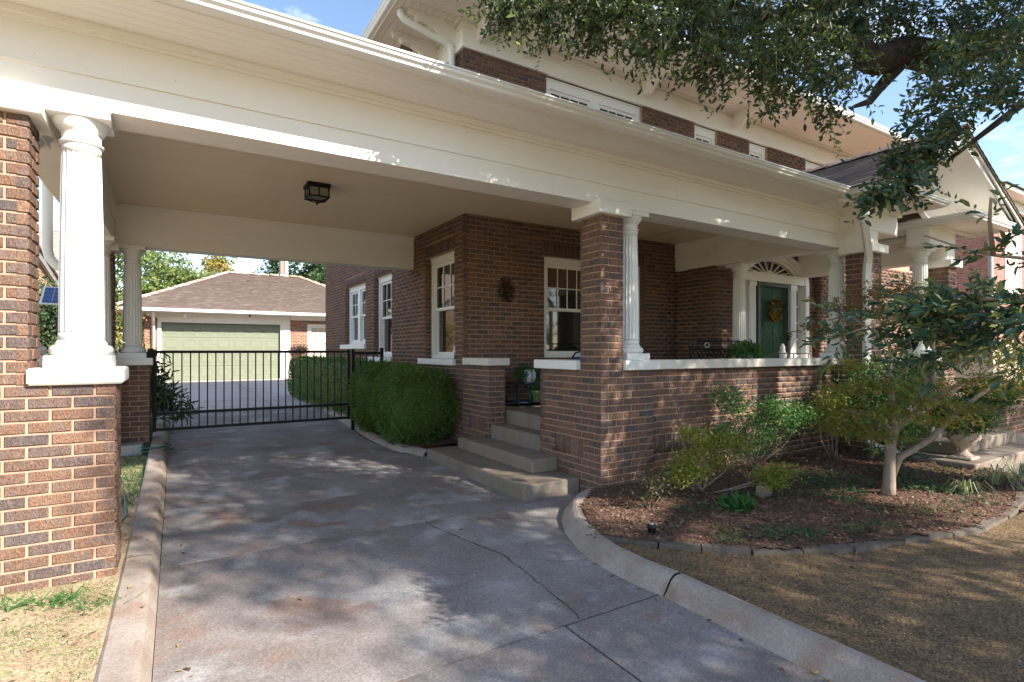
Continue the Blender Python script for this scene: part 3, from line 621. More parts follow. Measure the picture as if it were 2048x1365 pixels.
b = MB(); b.box(BXI+.001, HX+.005, BKY, BKY+.24, BZ-.01, CZ-.001); obj('back_beam', b, 'cream_paint', house)
b = MB(); b.box(BXI+.04, HX, BKY-.011, BKY-.001, 2.98, CZ-.003); b.box(BXI+.04, HX, BKY-.035, BKY-.011, CZ-.032, CZ-.003); b.box(BXI+.04, HX, BKY-.006, BKY+.25, BZ-.022, BZ-.011); obj('back_beam_moulding', b, 'cream_paint', house)
# ceiling boards: one per plank, running along the porch
for i in range(55):
    y = BY1+.001+i*.0834; x1 = 7.76 if y < HY-.05 else HX
    if y+.08 > BKY: break
    obj('ceiling_board', MB().box(BXI+.002, x1, y, y+.078, CZ, CZ+.015), 'ceiling_paint', house)
obj('ceiling_back', MB().box(BXI, 7.9, BY1, BKY+.1, CZ+.0155, CZ+.03), 'ceiling_paint', house)
b = MB(); b.box(BXI+.012, 7.6, BY1+.001, BY1+.03, CZ-.035, CZ-.001); obj('ceiling_moulding', b, 'cream_paint', house)
# front soffit boards, fascia, gutter
for i in range(6):
    y = 3.527+i*.0757; obj('soffit_board', MB().box(-1.15, 6.93, y, y+.0735, SZ, SZ+.012), 'cream_paint', house)
for i in range(3): obj('soffit_board', MB().box(-1.17+i*.0735, -1.1+i*.0735, 3.99, 9.3, SZ, SZ+.0115), 'cream_paint', house)
b = MB(); b.box(-1.19, 6.92, 3.50, 3.525, SZ-.012, SZ+.06); b.box(-1.19, -1.172, 3.525, 9.35, SZ-.012, SZ+.06); b.box(-1.17, 7.7, 3.525, 4.0, SZ+.0125, SZ+.03); obj('fascia', b, 'cream_paint', house)
gu = MB().sweep([(-1.205, 9.35, SZ-.004), (-1.205, 3.485, SZ-.004), (6.96, 3.485, SZ-.004), (6.96, 3.14, SZ-.004)], [(d, z*.76) for d, z in GP], closed=True); obj('gutter', gu, 'gutter_metal', house)
rf = MB(); rf.add([(-1.3, 3.40, 3.274), (7.1, 3.40, 3.274), (7.1, 6.9, 4.3), (3.5, 6.9, 4.3), (1.0, 6.3, 4.0), (-1.3, 9.4, 3.275), (3.5, 9.4, 3.275), (3.45, 6.3, 4.0)], [(0, 1, 2, 3, 7, 4), (0, 4, 5), (4, 7, 6, 5)]); obj('porch_roof', rf, 'dark_shingle', house)
# left downspout
b = MB().tube([(-1.24, 8.0, SZ), (-1.24, 8.0, 2.45), (-1.22, 8.0, 2.36), (-1.16, 8.0, 2.28), (-1.05, 8.0, 2.22), (-.9, 8.0, 2.15)], .05, 14, smooth=False); obj('downspout', b, 'white_paint', house)
# inner beam at the entry (faces -x) and entry gable
b = MB(); b.box(7.76, 8.02, 6.0, HY+.005, 2.745, CZ-.001); b.box(7.755, 8.0, 5.84, 5.999, 2.745, CZ-.002); b.box(7.76, 8.02, 4.28, 5.839, 2.745, CZ-.001); obj('entry_beam', b, 'cream_paint', house)
b = MB(); b.box(7.748, 7.7595, 4.28, 5.80, 2.98, CZ-.003); b.box(7.748, 7.7595, 6.0, HY, 2.98, CZ-.003); b.box(7.74, 7.7596, 4.28, HY, CZ-.03, CZ-.004); obj('entry_beam_moulding', b, 'cream_paint', house)
b = MB(); b.box(7.72, 8.0, 3.62, 4.279, BZ, SZ+.1); b.box(8.0, 8.55, 3.62, 3.9, BZ+.18, SZ+.1); obj('gable_beam', b, 'cream_paint', house)
b = MB(); b.box(10.16, 10.44, 3.62, 5.99, BZ, SZ+.1); b.box(9.5, 10.16, 3.62, 3.9, BZ+.18, SZ+.1); obj('gable_beam', b, 'cream_paint', house)
b = MB(); b.box(7.708, 7.7195, 3.61, 3.97, 2.91, SZ); b.box(10.15, 10.159, 3.92, 5.98, 2.98, 3.15); b.box(10.12, 10.149, 3.92, 5.98, 3.1, 3.15); b.box(8.001, 10.15, 3.95, 5.98, 3.19, 3.2); b.box(7.73, 8.5, 3.605, 3.619, 2.91, 3.16); b.box(9.52, 10.42, 3.605, 3.619, 2.91, 3.16); obj('gable_moulding', b, 'cream_paint', house)
ty = MB().prism([(7.2, SZ+.09), (8.52, SZ+.09), (8.72, 3.4), (9.02, 3.5), (9.32, 3.4), (9.52, SZ+.09), (10.84, SZ+.09), (9.02, 4.02)], 3.63, 3.7, 'y'); obj('tympanum', ty, 'cream_paint', house)
for (xa, xb, g) in ((6.93, 8.6, (-1)), (9.44, 11.11, 1)):
    b = MB(); b.box(xa+.01, xb, 3.12, 3.985 if xa < 8 else 3.64, SZ-.006, SZ-.001); b.box(xa+.05, xb-.05, 3.56, 3.61, SZ-.05, SZ-.007); obj('cornice_soffit', b, 'cream_paint', house)
pathR = [(11.05, 4.8, SZ-.034), (11.05, 3.12, SZ-.034), (9.5, 3.12, SZ-.034), (9.5, 4.3, SZ-.034)][::-1]
obj('cornice_gutter', MB().sweep(pathR, [(d, z) for d, z in GP], closed=True), 'gutter_metal', house)
obj('cornice_gutter', MB().sweep([(6.92, 3.12, SZ-.005), (8.55, 3.12, SZ-.005), (8.55, 3.6, SZ-.005)], [(d, z*.76) for d, z in GP], closed=True), 'gutter_metal', house)
RZ, RX = 4.27, 9.02
def rake(s):
    x0 = RX+s*2.13; n = Vector((-(RZ-3.27), s*-(2.13)))
    b = MB(); k = .155
    b.prism([(x0, 3.26), (RX, RZ-.02), (RX, RZ-.02-k), (x0-s*.0, 3.26-k*.35), (x0-s*.12, 3.2)] if s > 0 else [(x0, 3.26), (RX, RZ-.02), (RX, RZ-.02-k), (x0+.12, 3.2)], 3.03, 3.07, 'y')
    b.prism([(x0, 3.27), (RX, RZ), (RX, RZ-.05), (x0, 3.215)], 3.00, 3.03, 'y')
    b.prism([(x0-s*.16, 3.22), (RX, RZ-.1), (RX, RZ-.12), (x0-s*.16, 3.2)], 3.07, 3.64, 'y')
    b.prism([(x0-s*.3, 3.27), (RX, RZ-.12), (RX, RZ-.2), (x0-s*.3, 3.19)], 3.56, 3.631, 'y')
    obj('rake_board', b, 'white_paint', house)
rake(-1); rake(1)
# shingle rows on the two gable slopes, each row a lapped strip
for s in (-1, 1):
    n = 17; slope = (RZ-3.27)/2.13; gx = MB()
    for i in range(n):
        d0, d1 = 2.19*(1-i/n), 2.19*(1-(i+1)/n)-.03
        za, zb = RZ-slope*d0+.022, RZ-slope*d1+.012; xa, xb = RX+s*d0, RX+s*d1
        y = 2.97+ (0 if i % 2 else -.0); k = 0
        while y < 6.88:
            w = .3; y1 = min(6.88, y+w-.006); dz = random.uniform(0, .006)
            gx.add([(xa, y, za+dz), (xb, y, zb), (xb, y1, zb), (xa, y1, za+dz), (xa, y, za-.012), (xa, y1, za-.012)], [(0, 1, 2, 3), (0, 3, 5, 4)]); y += w
    obj('shingle', gx, 'dark_shingle', house, kind='stuff', fix=False)
    gb = MB(); gb.prism([(RX+s*2.19, 3.262), (RX, RZ), (RX, RZ-.02), (RX+s*2.19, 3.24)], 2.98, 6.88, 'y'); obj('roof_deck', gb, 'dark_shingle', house)
def tile_mesh():
    b = MB(); n = 7; L_ = .34; vs = []
    for (y, r, z) in ((0, .085, .0), (L_, .07, -.012)):
        for k in range(n): a = math.pi*k/(n-1); vs.append((r*math.cos(a), y, z+r*.75*math.sin(a)))
        for k in range(n): a = math.pi*k/(n-1); vs.append(((r-.014)*math.cos(a), y, z+(r*.75-.014)*math.sin(a)))
    f = []
    for k in range(n-1): f += [(k, k+1, 2*n+k+1, 2*n+k), (n+k, 3*n+k, 3*n+k+1, n+k+1), (k, n+k, n+k+1, k+1), (2*n+k, 2*n+k+1, 3*n+k+1, 3*n+k)]
    b.add(vs, f, False); return mesh('ridge_tile', b, 'clay_tile')
TM = tile_mesh()
def tiles(a, c, parent, sc=1., step=.3):
    a, c = Vector(a), Vector(c); d = c-a; n = int(d.length/(step*sc)); q = d.to_track_quat('Y', 'Z')
    for i in range(n):
        o = link(bpy.data.objects.new('ridge_tile', TM)); own(o, parent); o.location = a+d*i/n; o.rotation_mode = 'QUATERNION'; o.rotation_quaternion = q
        o.scale = (sc, sc, sc); o.location.z += .012+random.uniform(0, .012)
tiles((RX, 2.98, RZ), (RX, 6.88, RZ), house)
# right downspout with its two elbows
b = MB(); P = [(6.98, 3.30, SZ), (6.98, 3.30, 2.93), (7.03, 3.33, 2.86), (7.50, 3.50, 2.52), (7.56, 3.54, 2.44), (7.58, 3.56, 2.3), (7.58, 3.56, .20), (7.60, 3.50, .1), (7.66, 3.36, .05), (7.72, 3.24, .03)]
b.tube(P, .05, 4, smooth=False); ds = obj('downspout', b, 'white_paint', house)

# ---------------- door surround
dz0, cx = .545, 9.37
b = MB(); b.bbox(8.30, 8.42, 5.93, 6.2, dz0, 2.56, .004); b.bbox(10.32, 10.44, 5.93, 6.2, dz0, 2.56, .004)
b.bbox(8.42, 10.32, 5.95, 6.19, 2.56, 2.70, .004); b.box(8.40, 10.34, 5.93, 5.95, 2.685, 2.715); b.box(8.42, 10.32, 6.08, 6.2, dz0, 2.56)
for r0, r1, y0, y1 in ((1.09, .95, 5.94, 6.2), (.95, .86, 5.98, 6.2), (.86, .78, 6.02, 6.2)):
    k = 24; kz = .52
    for i in range(k):
        a0, a1 = math.pi*i/k, math.pi*(i+1)/k; q = [(cx-math.cos(a)*r, 2.56+math.sin(a)*r*kz) for a, r in ((a0, r0), (a1, r0), (a1, r1), (a0, r1))]; b.prism(q, y0, y1, 'y')
sur = obj('door_surround', b, 'white_paint', house)
b = MB(); b.prism([(cx-math.cos(math.pi*i/20)*.79, 2.70+math.sin(math.pi*i/20)*.79*.36) for i in range(21)], 6.10, 6.11, 'y'); obj('fanlight_pane', b, 'window_glass', sur)
b = MB()
for i in range(1, 9):
    a = math.pi*i/9; e = (cx-math.cos(a)*.79, 2.70+math.sin(a)*.79*.40); d = Vector((e[0]-cx, e[1]-2.70)).normalized(); w = Vector((-d.y, d.x))*.011
    s0 = (cx+d.x*.12, 2.70+d.y*.08); b.prism([(s0[0]-w.x, s0[1]-w.y), (s0[0]+w.x, s0[1]+w.y), (e[0]+w.x, e[1]+w.y), (e[0]-w.x, e[1]-w.y)], 6.07, 6.095, 'y')
b.prism([(cx-math.cos(math.pi*i/12)*.14, 2.70+math.sin(math.pi*i/12)*.10) for i in range(13)], 6.06, 6.096, 'y'); obj('fanlight_bars', b, 'white_paint', sur)
for (a, c) in ((8.66, 8.84), (9.92, 10.10)):   # fluted pilasters
    b = MB(); b.bbox(a, c, 5.99, 6.08, dz0, 2.56, .003)
    for i in range(4): b.box(a+.025+i*.036, a+.043+i*.036, 5.982, 5.989, dz0+.2, 2.45)
    b.box(a-.01, c+.01, 5.975, 6.08, dz0, dz0+.16); b.box(a-.01, c+.01, 5.975, 6.08, 2.48, 2.55); obj('pilaster', b, 'white_paint', sur)
for (a, c) in ((8.45, 8.62), (10.13, 10.29)):
    for i in range(4):
        z = 1.22+i*.315; obj('sidelight_pane', MB().box(a+.02, c-.02, 6.068, 6.074, z+.015, z+.30), 'pale_glass', sur)
    b = MB()
    for i in range(5): b.box(a, c, 6.045, 6.067, 1.2+i*.315, 1.225+i*.315)
    b.box(a, a+.018, 6.045, 6.0665, 1.2, 2.48); b.box(c-.018, c, 6.045, 6.0665, 1.2, 2.48); b.bbox(a, c, 6.04, 6.068, .66, 1.12, .01); obj('sidelight_frame', b, 'white_paint', sur)
door = obj('front_door', MB().box(8.90, 9.87, 6.055, 6.078, dz0, 2.55), 'sage_door', house)
for (a, c) in ((8.98, 9.34), (9.43, 9.79)):
    for (z0, z1) in ((.72, 1.18), (1.28, 1.75), (1.85, 2.42)): obj('panel', MB().bbox(a, c, 6.045, 6.056, z0, z1, .008), 'sage_door', door)
sd = MB(); sd.bbox(8.885, 8.965, 5.975, 6.01, dz0, 2.585, .004); sd.bbox(9.80, 9.88, 5.975, 6.01, dz0, 2.585, .004); sd.box(8.965, 9.80, 5.978, 6.008, 2.49, 2.58); sd.box(8.965, 9.80, 5.978, 6.008, dz0, .72)
st = obj('storm_door', sd, 'dark_frame', house)
gl = bpy.data.materials.new('storm_glass'); gl.use_nodes = True; t = gl.node_tree; t.nodes.clear()
o_ = N(t, 'ShaderNodeOutputMaterial'); ms = N(t, 'ShaderNodeMixShader'); lw = N(t, 'ShaderNodeLayerWeight'); lw.inputs[0].default_value = .5; pw_ = N(t, 'ShaderNodeMath', operation='POWER'); pw_.inputs[1].default_value = 3.5; fr_ = N(t, 'ShaderNodeMath', operation='MULTIPLY_ADD'); fr_.inputs[1].default_value = .8; fr_.inputs[2].default_value = .07; t.links.new(lw.outputs['Facing'], pw_.inputs[0]); t.links.new(pw_.outputs[0], fr_.inputs[0]); gs = N(t, 'ShaderNodeBsdfGlossy'); gs.inputs['Roughness'].default_value = .02; ts = N(t, 'ShaderNodeBsdfTransparent'); ts.inputs[0].default_value = (.8, .85, .82, 1)
t.links.new(fr_.outputs[0], ms.inputs[0]); t.links.new(ts.outputs[0], ms.inputs[1]); t.links.new(gs.outputs[0], ms.inputs[2]); t.links.new(ms.outputs[0], o_.inputs[0]); MATS['storm_glass'] = gl
obj('pane', MB().box(8.965, 9.80, 5.99, 5.994, .72, 2.49), 'storm_glass', st)
hb = MB().tube([(9.83, 5.97, 1.58), (9.83, 5.92, 1.58), (9.74, 5.92, 1.58)], .012, 6); hb.box(9.80, 9.86, 5.955, 5.975, 1.5, 1.66); obj('handle', hb, 'black_iron', st)
kb = MB().bbox(10.35, 10.41, 5.905, 5.93, 1.70, 1.86, .005); tag_ = obj('doorbell', kb, 'black_iron'); tag_['label'] = 'black doorbell box on the white casing right of the front door'; tag_['category'] = 'doorbell'
wr = thing('wreath', (9.40, 5.96, 2.06), 'autumn leaf wreath with yellow flowers hanging on the front door', 'wreath')
a = RNG.random(700)*6.283; rr = .15+RNG.normal(size=700)*.02; P = np.stack([9.40+np.cos(a)*rr*.85, 5.965+RNG.normal(size=700)*.012, 2.06+np.sin(a)*rr*1.15], 1)
leaves('wreath_leaves', P[:500], rdir(500), rdir(500), .05, .5, 'wreath_leaf', wr, kind='stuff')
low = P[(P[:, 2] < 2.0)]; leaves('wreath_flowers', low, rdir(len(low)), rdir(len(low)), .04, .9, 'yellow_petal', wr, kind='stuff')

# ---------------- porch floor
b = MB(); b.bbox(HX+.25, 7.75, 4.2, HY+.005, .3, .53, .004); b.box(7.75, 11.2, 3.4, 6.0, .3, .529); obj('porch_floor', b, 'concrete_step', house)
b = MB(); b.box(HX+.27, 7.7, 4.25, HY, -.2, .3); obj('porch_base', b, 'mortar', house)

# ================================================================ piers, low walls, columns
def cap(t, x0, x1, y0, y1, z0, z1, name='cap', m='cream_paint'): return obj(name, MB().bbox(x0, x1, y0, y1, z0, z1, .007), m, t)
PT = Z0+40*CH
def column(x, y, z0, z1, label, plinth=.31, r0=.11, r1=.095, low=True, group='white fluted porch columns'):
    t = thing('fluted_column', (x, y, z0), label, 'column', group)
    if low: obj('plinth', MB().bbox(x-plinth/2, x+plinth/2, y-plinth/2, y+plinth/2, z0, z0+.068, .004), 'white_paint', t)
    zb = z0+.068
    obj('base', MB().lathe((x, y, zb), [(.10, 0), (.135, 0), (.150, .012), (.155, .03), (.150, .05), (.135, .06), (.125, .062), (.127, .07), (.122, .078), (.113, .09), (.10, .092)], 40), 'white_paint', t)
    zt = z1-.19; h = zt-(zb+.09); pr = []
    for i in range(9):
        q = i/8; pr.append((r0-(r0-r1)*(q**1.7), zb+.09+h*q-zb))
    sm = MB().lathe((x, y, zb), [(r0-.001, .088), (r0, .12)], 72)
    fl = MB(); pr = [(r0-(r0-r1)*((i/8)**1.7), .14+(h-.1)*i/8) for i in range(9)]
    fl.lathe((x, y, zb), [(r0+.002, .085), (r0+.0, .135)], 80)
    fl.lathe((x, y, zb), pr, 160, flutes=20, fdepth=.013, smooth=False)
    fl.lathe((x, y, zb), [(r1+.0005, pr[-1][1]-.001), (r1, h+.093)], 60); obj('shaft', fl, 'white_paint', t)
    obj('capital', MB().lathe((x, y, zt), [(r1, -.005), (r1+.012, 0), (r1+.014, .01), (r1+.002, .02), (r1, .03), (r1+.002, .07), (r1+.012, .075), (r1+.022, .09), (r1+.042, .125), (r1+.046, .14), (.09, .141)], 40), 'white_paint', t)
    ab = MB(); ab.bbox(x-.15, x+.15, y-.15, y+.15, z1-.052, z1-.012, .003); ab.box(x-.156, x+.156, y-.156, y+.156, z1-.012, z1); obj('abacus', ab, 'white_paint', t); return t

# front left pier (carport)
t, F = pier('brick_pier', -1.12, -.69, 3.945, 4.215, Z0, PT, 'sunlit brick pier at the left edge of the picture, carrying the carport beam', '')
F += [Face(-1.12, 3.945, 0, .82, Z0, 1.1186, lead=.02), Face(-1.12, 3.945, 0, .43, 1.1186, PT, lead=.03), Face(-.69, 3.945, math.pi/2, .27, 1.1186, PT, par=1)]
F = F; F.append(Face(-.30, 3.945, math.pi/2, .34, Z0, 1.1186, par=1))
obj('mortar_core', MB().box(-.699, -.309, 3.954, 4.285, Z0, 1.1186), 'mortar', t); lay(F, t)
cap(t, -1.2, -.63, 3.885, 4.275, PT, 2.742)
obj('sill', MB().bbox(-.697, -.262, 3.905, 4.34, 1.1186, 1.213, .012), 'white_paint', t)
column(-.481, 4.12, 1.2135, BZ, 'sunlit white fluted column nearest the camera, beside the left brick pier')
low = thing('base_wall', (-.85, 4.6, 0), 'low brick base wall behind the left front pier with a white sill', 'wall')
obj('mortar_core', MB().box(-1.12, -.70, 4.216, 4.85, Z0, 1.1186), 'mortar', low); lay([Face(-.69, 4.285, math.pi/2, .565, Z0, 1.1186)], low); obj('sill', MB().bbox(-1.16, -.655, 4.345, 4.88, 1.1186, 1.213, .006), 'white_paint', low)
column(-.87, 4.6, 1.2135, BZ, 'white fluted column mostly hidden behind the left front pier, only its base shows')
# back left pier
t, F = pier('brick_pier', -.95, -.69, 8.72, 9.0, -.05, Z0+40*CH, 'shaded brick pier at the far left corner of the carport, behind two columns', 'FRL')
F.append(Face(-.69, 8.72, 0, .39, -.0323, 1.1186, lead=-.03)); F.append(Face(-.30, 8.72, math.pi/2, .34, -.0323, 1.1186, par=1)); F.append(Face(-.69, 8.25, math.pi/2, .47, -.0323, 1.1186)); F.append(Face(-.95, 8.25, 0, .26, -.0323, 1.1186))
obj('mortar_core', MB().box(-.69, -.309, 8.729, 9.06, -.1, 1.1186), 'mortar', t); obj('mortar_core', MB().box(-.941, -.70, 8.259, 8.73, -.1, 1.1186), 'mortar', t); lay(F, t)
cap(t, -1.0, -.63, 8.66, 9.06, PT, BZ-.0); obj('sill', MB().bbox(-.68, -.265, 8.68, 9.10, 1.1186, 1.213, .006), 'white_paint', t); obj('sill', MB().bbox(-1.0, -.66, 8.2, 8.675, 1.1186, 1.213, .006), 'white_paint', t)
column(-.50, 8.90, 1.2135, BZ-.01, 'shaded white fluted column by the gate hinge at the back of the carport')
column(-.80, 8.43, 1.2135, BZ, 'narrow visible column right behind the nearest column, at the back left pier')
obj('splash_block', MB().bbox(-.62, -.36, 8.30, 8.66, -.02, .12, .01), 'grey_stone', label='grey stone block leaning at the foot of the back left pier', cat='block')

# porch corner pier, low front wall with coping, side wall
t, F = pier('brick_pier', 3.43, 3.715, 3.945, 4.257, 1.1186, PT, 'tall brick pier at the near corner of the porch beside a fluted column', 'LFRB')
lay(F, t); cap(t, 3.365, 3.78, 3.885, 4.32, PT, 2.742)
pw = thing('porch_wall', (5.5, 4.1, 0), 'low dark brick porch wall with cream coping, running from the porch corner to the entry', 'wall')
b = MB(); b.box(3.439, 4.125, 3.954, 4.25, -.25, 1.1186); b.box(4.125, 7.735, 4.0, 4.25, -.25, 1.1186); b.box(3.439, 3.70, 4.25, 4.945, -.25, 1.1186); obj('mortar_core', b, 'mortar', pw)
zs0, zs1 = Z0+5*CH, Z0+8*CH
F = [Face(3.43, 3.945, 0, .705, Z0, 1.1186), Face(4.135, 3.99, 0, 3.585, Z0, 1.1186, lead=.09, soldiers=[(.06, 1.55, zs0, zs1)]),
     Face(3.43, 4.954, -math.pi/2, 1.009, Z0-CH, 1.1186, par=1, soldiers=[(.27, .74, zs0, zs1)]), Face(3.71, 4.954, math.pi, .28, .5, 1.1186)]
lay(F, pw, 300)
obj('coping', MB().bbox(4.17, 5.61, 3.93, 4.31, 1.1186, 1.213, .006), 'coping_paint', pw); obj('coping', MB().bbox(5.614, 6.76, 3.93, 4.31, 1.1186, 1.213, .006), 'coping_paint', pw); obj('coping', MB().bbox(6.764, 7.67, 3.93, 4.31, 1.1186, 1.213, .006), 'coping_paint', pw)
obj('sill', MB().bbox(3.718, 4.168, 3.905, 4.34, 1.1186, 1.215, .006), 'white_paint', pw); obj('sill', MB().bbox(7.672, 7.87, 3.94, 4.34, 1.1186, 1.214, .006), 'white_paint', pw)
obj('sill', MB().bbox(3.37, 3.74, 4.26, 5.0, 1.1186, 1.213, .006), 'white_paint', pw)
column(3.945, 4.12, 1.2155, BZ, 'bluish white fluted column standing against the porch corner pier')
column(7.95, 4.13, 1.2155, BZ, 'white fluted column at the far end of the low porch wall')
column(7.96, 5.70, .53, BZ+.02, 'white fluted column just left of the arched front door', group='entry columns')
# cheek wall left of the steps
cw = thing('cheek_wall', (3.55, 6.5, 0), 'short low brick wall with pale cap between steps and house corner', 'wall')
obj('mortar_core', MB().box(3.439, 3.67, 6.129, 6.88, -.25, 1.1186), 'mortar', cw)
lay([Face(3.43, 6.88, -math.pi/2, .76, Z0-CH, 1.1186, par=1, soldiers=[(.2, .67, zs0, zs1)]), Face(3.43, 6.12, 0, .25, Z0, 1.1186)], cw)
obj('cap', MB().bbox(3.385, 3.72, 6.07, 6.80, 1.1186, 1.213, .006), 'coping_paint', cw)
# entry piers
t, F = pier('brick_pier', 7.73, 8.06, 3.60, 3.90, Z0, PT, 'brick pier behind the white downspout at the left of the entry gable', 'LFR'); lay(F, t, 260)
lay([Face(7.73, 3.99, -math.pi/2, .09, Z0, 1.1186)], pw)
cap(t, 7.67, 8.12, 3.54, 3.96, PT, 2.722)
t, F = pier('brick_pier', 10.15, 10.45, 3.60, 3.90, Z0, PT, 'brick pier at the right of the entry gable behind the leaves', 'LFR'); lay(F, t, 100); cap(t, 10.09, 10.51, 3.54, 3.96, PT, 2.722)
ep = thing('brick_pedestal', (9.8, 3.8, 0), 'low brick pedestal under the right entry column behind the maple', 'pedestal'); obj('mortar_core', MB().box(9.609, 10.15, 3.609, 4.2, Z0, 1.1186), 'mortar', ep); lay([Face(9.6, 3.6, 0, .55, Z0, 1.1186), Face(9.6, 4.2, -math.pi/2, .6, Z0, 1.1186, par=1)], ep)
obj('sill', MB().bbox(9.55, 10.14, 3.55, 4.25, 1.1186, 1.213, .006), 'white_paint', ep); column(9.88, 3.87, 1.2155, BZ+.18, 'white fluted column right of the entry steps, behind dark leaves', group='entry columns')
ep = thing('brick_pedestal', (8.3, 3.8, 0), 'low brick pedestal beside the white downspout, half hidden by the maple', 'pedestal'); obj('mortar_core', MB().box(8.07, 8.45, 3.609, 4.0, Z0, 1.1186), 'mortar', ep); lay([Face(8.07, 3.6, 0, .38, Z0, 1.1186)], ep); obj('sill', MB().bbox(8.125, 8.5, 3.55, 4.05, 1.1186, 1.213, .006), 'white_paint', ep)

# ================================================================ side steps
stp = thing('porch_steps', (3.2, 5.4, -.1), 'four brown concrete steps climbing from the driveway into the porch', 'steps')
for (x0, x1, y0, y1, z0, z1) in ((2.756, 3.428, 4.26, 6.56, -.14, .045), (3.10, 3.427, 4.62, 6.36, .045, .192), (3.45, 3.70, 4.957, 6.118, -.1, .36)):
    obj('step', MB().bbox(x0, x1, y0, y1, z0, z1, .012), 'concrete_step', stp)
obj('step', MB().box(3.695, 3.8, 4.95, 6.12, .0, .534), 'concrete_step', stp)
ent = thing('entry_steps', (8.9, 2.9, -.1), 'wide sunlit concrete steps at the entry gable with an urn on them', 'steps')
obj('step', MB().bbox(7.50, 11.2, 2.41, 3.2, -.15, .052, .012), 'concrete_step', ent); obj('step', MB().bbox(7.95, 9.85, 2.72, 3.4, .05, .205, .012), 'concrete_step', ent)
obj('step', MB().bbox(8.05, 9.6, 3.03, 3.5, .2, .365, .012), 'concrete_step', ent)
ck = thing('planter_wall', (10.4, 3.2, 0), 'low brick planter right of the entry steps with ivy on top', 'planter')
obj('mortar_core', MB().box(9.869, 12.5, 3.009, 3.5, -.1, .44), 'mortar', ck); lay([Face(9.86, 3.0, 0, 2.6, Z0, Z0+8*CH), Face(9.86, 3.5, -math.pi/2, .5, Z0, Z0+8*CH, par=1)], ck)

# ================================================================ garage
gr = thing('garage', (4, 29, .1), 'detached brick garage with green panelled door and hipped shingle roof', 'garage')
GY = 25.5
b = MB(); slab(b, -1.07, GY, 0, 9.2, 0, 2.75, .25, [(.55, 4.95, -1, 2.44), (6.07, 7.2, .95, 2.5)]); b.box(-1.06, -.8, GY+.26, 33.4, 0, 2.75); b.box(7.8, 8.1, GY+.26, 33.4, 0, 2.75); b.box(-1.06, 8.1, 33.3, 33.5, 0, 2.75)
obj('wall', b, 'pale_mortar', gr)
lay([Face(-1.07, GY, 0, .46, .08, 2.72), Face(4.28, GY, 0, .72, .08, 2.66), Face(5.0, GY, 0, 1.13, 2.52, 2.72), Face(5.0, GY, 0, 1.13, .08, .9), Face(6.13, GY, 0, 1.95, .08, 2.66)], gr, 0, m='garage_brick')
b = MB(); b.bbox(-.63, -.50, GY-.04, GY+.2, .08, 2.46, .006); b.bbox(3.87, 4.0, GY-.04, GY+.2, .08, 2.46, .006); b.bbox(4.0, 4.26, GY-.06, GY+.02, .08, 2.62, .006); b.bbox(-.63, 4.0, GY-.045, GY+.2, 2.44, 2.60, .006); b.box(-.66, 4.27, GY-.07, GY-.04, 2.60, 2.66); b.box(-.99, 4.26, GY-.02, GY, 2.66, 2.82)
b.box(4.28, 8.2, GY-.05, GY-.01, 2.66, 2.82); obj('door_frame', b, 'cream_paint', gr)
gd = obj('garage_door', MB().box(-.50, 3.87, GY+.12, GY+.15, .09, 2.44), 'green_door', gr)
for r in range(4):
    z0 = .11+r*.5825
    obj('section', MB().bbox(-.495, 3.865, GY+.105, GY+.121, z0, z0+.572, .006), 'green_door', gd)
    for c_ in range(7):
        x0 = -.43+c_*.617
        f = MB()
        for (xa, xb, za, zb) in ((x0, x0+.5, z0+.09, z0+.49),):
            f.box(xa, xb, GY+.099, GY+.1048, za, za+.03); f.box(xa, xb, GY+.099, GY+.1048, zb-.03, zb); f.box(xa, xa+.03, GY+.0991, GY+.1047, za+.03, zb-.03); f.box(xb-.03, xb, GY+.0991, GY+.1047, za+.03, zb-.03); f.bbox(xa+.07, xb-.07, GY+.094, GY+.1046, za+.07, zb-.07, .005)
        obj('panel', f, 'green_door', gd)
window(gr, 5.0, 6.13, .95, 2.5, GY-.03, 3, 2, fw=.13, glass='beige_curtain', label='garage window with beige curtains behind it')
so_ = MB(); so_.box(-1.9, 9.3, 24.72, GY+.02, 2.825, 2.84); so_.box(-1.95, -1.0, GY+.02, 34, 2.825, 2.84); so_.box(-1.96, 9.4, 24.70, 24.72, 2.80, 2.93); obj('eave', so_, 'cream_paint', gr)
obj('gutter', MB().box(-2.0, 9.4, 24.58, 24.70, 2.83, 2.945), 'gutter_metal', gr)
rf = MB(); A, B_, Cc, D_ = (-2.0, 24.65, 2.94), (9.5, 24.65, 2.94), (5.4, 29.5, 5.06), (2.1, 29.5, 5.06)
rf.add([A, B_, Cc, D_, (-2.0, 34, 2.94), (9.5, 34, 2.94)], [(0, 1, 2, 3), (0, 3, 4), (1, 5, 2), (3, 2, 5, 4)]); obj('roof', rf, 'asphalt_shingle', gr)
V = []; F_ = []; rows = 46
for r in range(rows):
    q0, q1 = r/rows, (r+1)/rows; y0, y1 = 24.63+(29.5-24.63)*q0, 24.63+(29.5-24.63)*q1; z0, z1 = 2.94+2.12*q0+.03, 2.94+2.12*q1+.008
    xa, xb = -2.0+4.1*q0, 9.5-4.1*q0; x = xa
    while x < xb:
        w = random.uniform(.12, .26); x1 = min(xb, x+w); k = len(V); dz = random.uniform(0, .012)
        V += [(x, y0, z0+dz), (x1, y0, z0+dz), (x1, y1, z1), (x, y1, z1)]; F_.append((k, k+1, k+2, k+3)); x = x1
me = npmesh('shingles', V, F_, 'asphalt_shingle'); obj('shingles', me, 'asphalt_shingle', gr, kind='stuff')
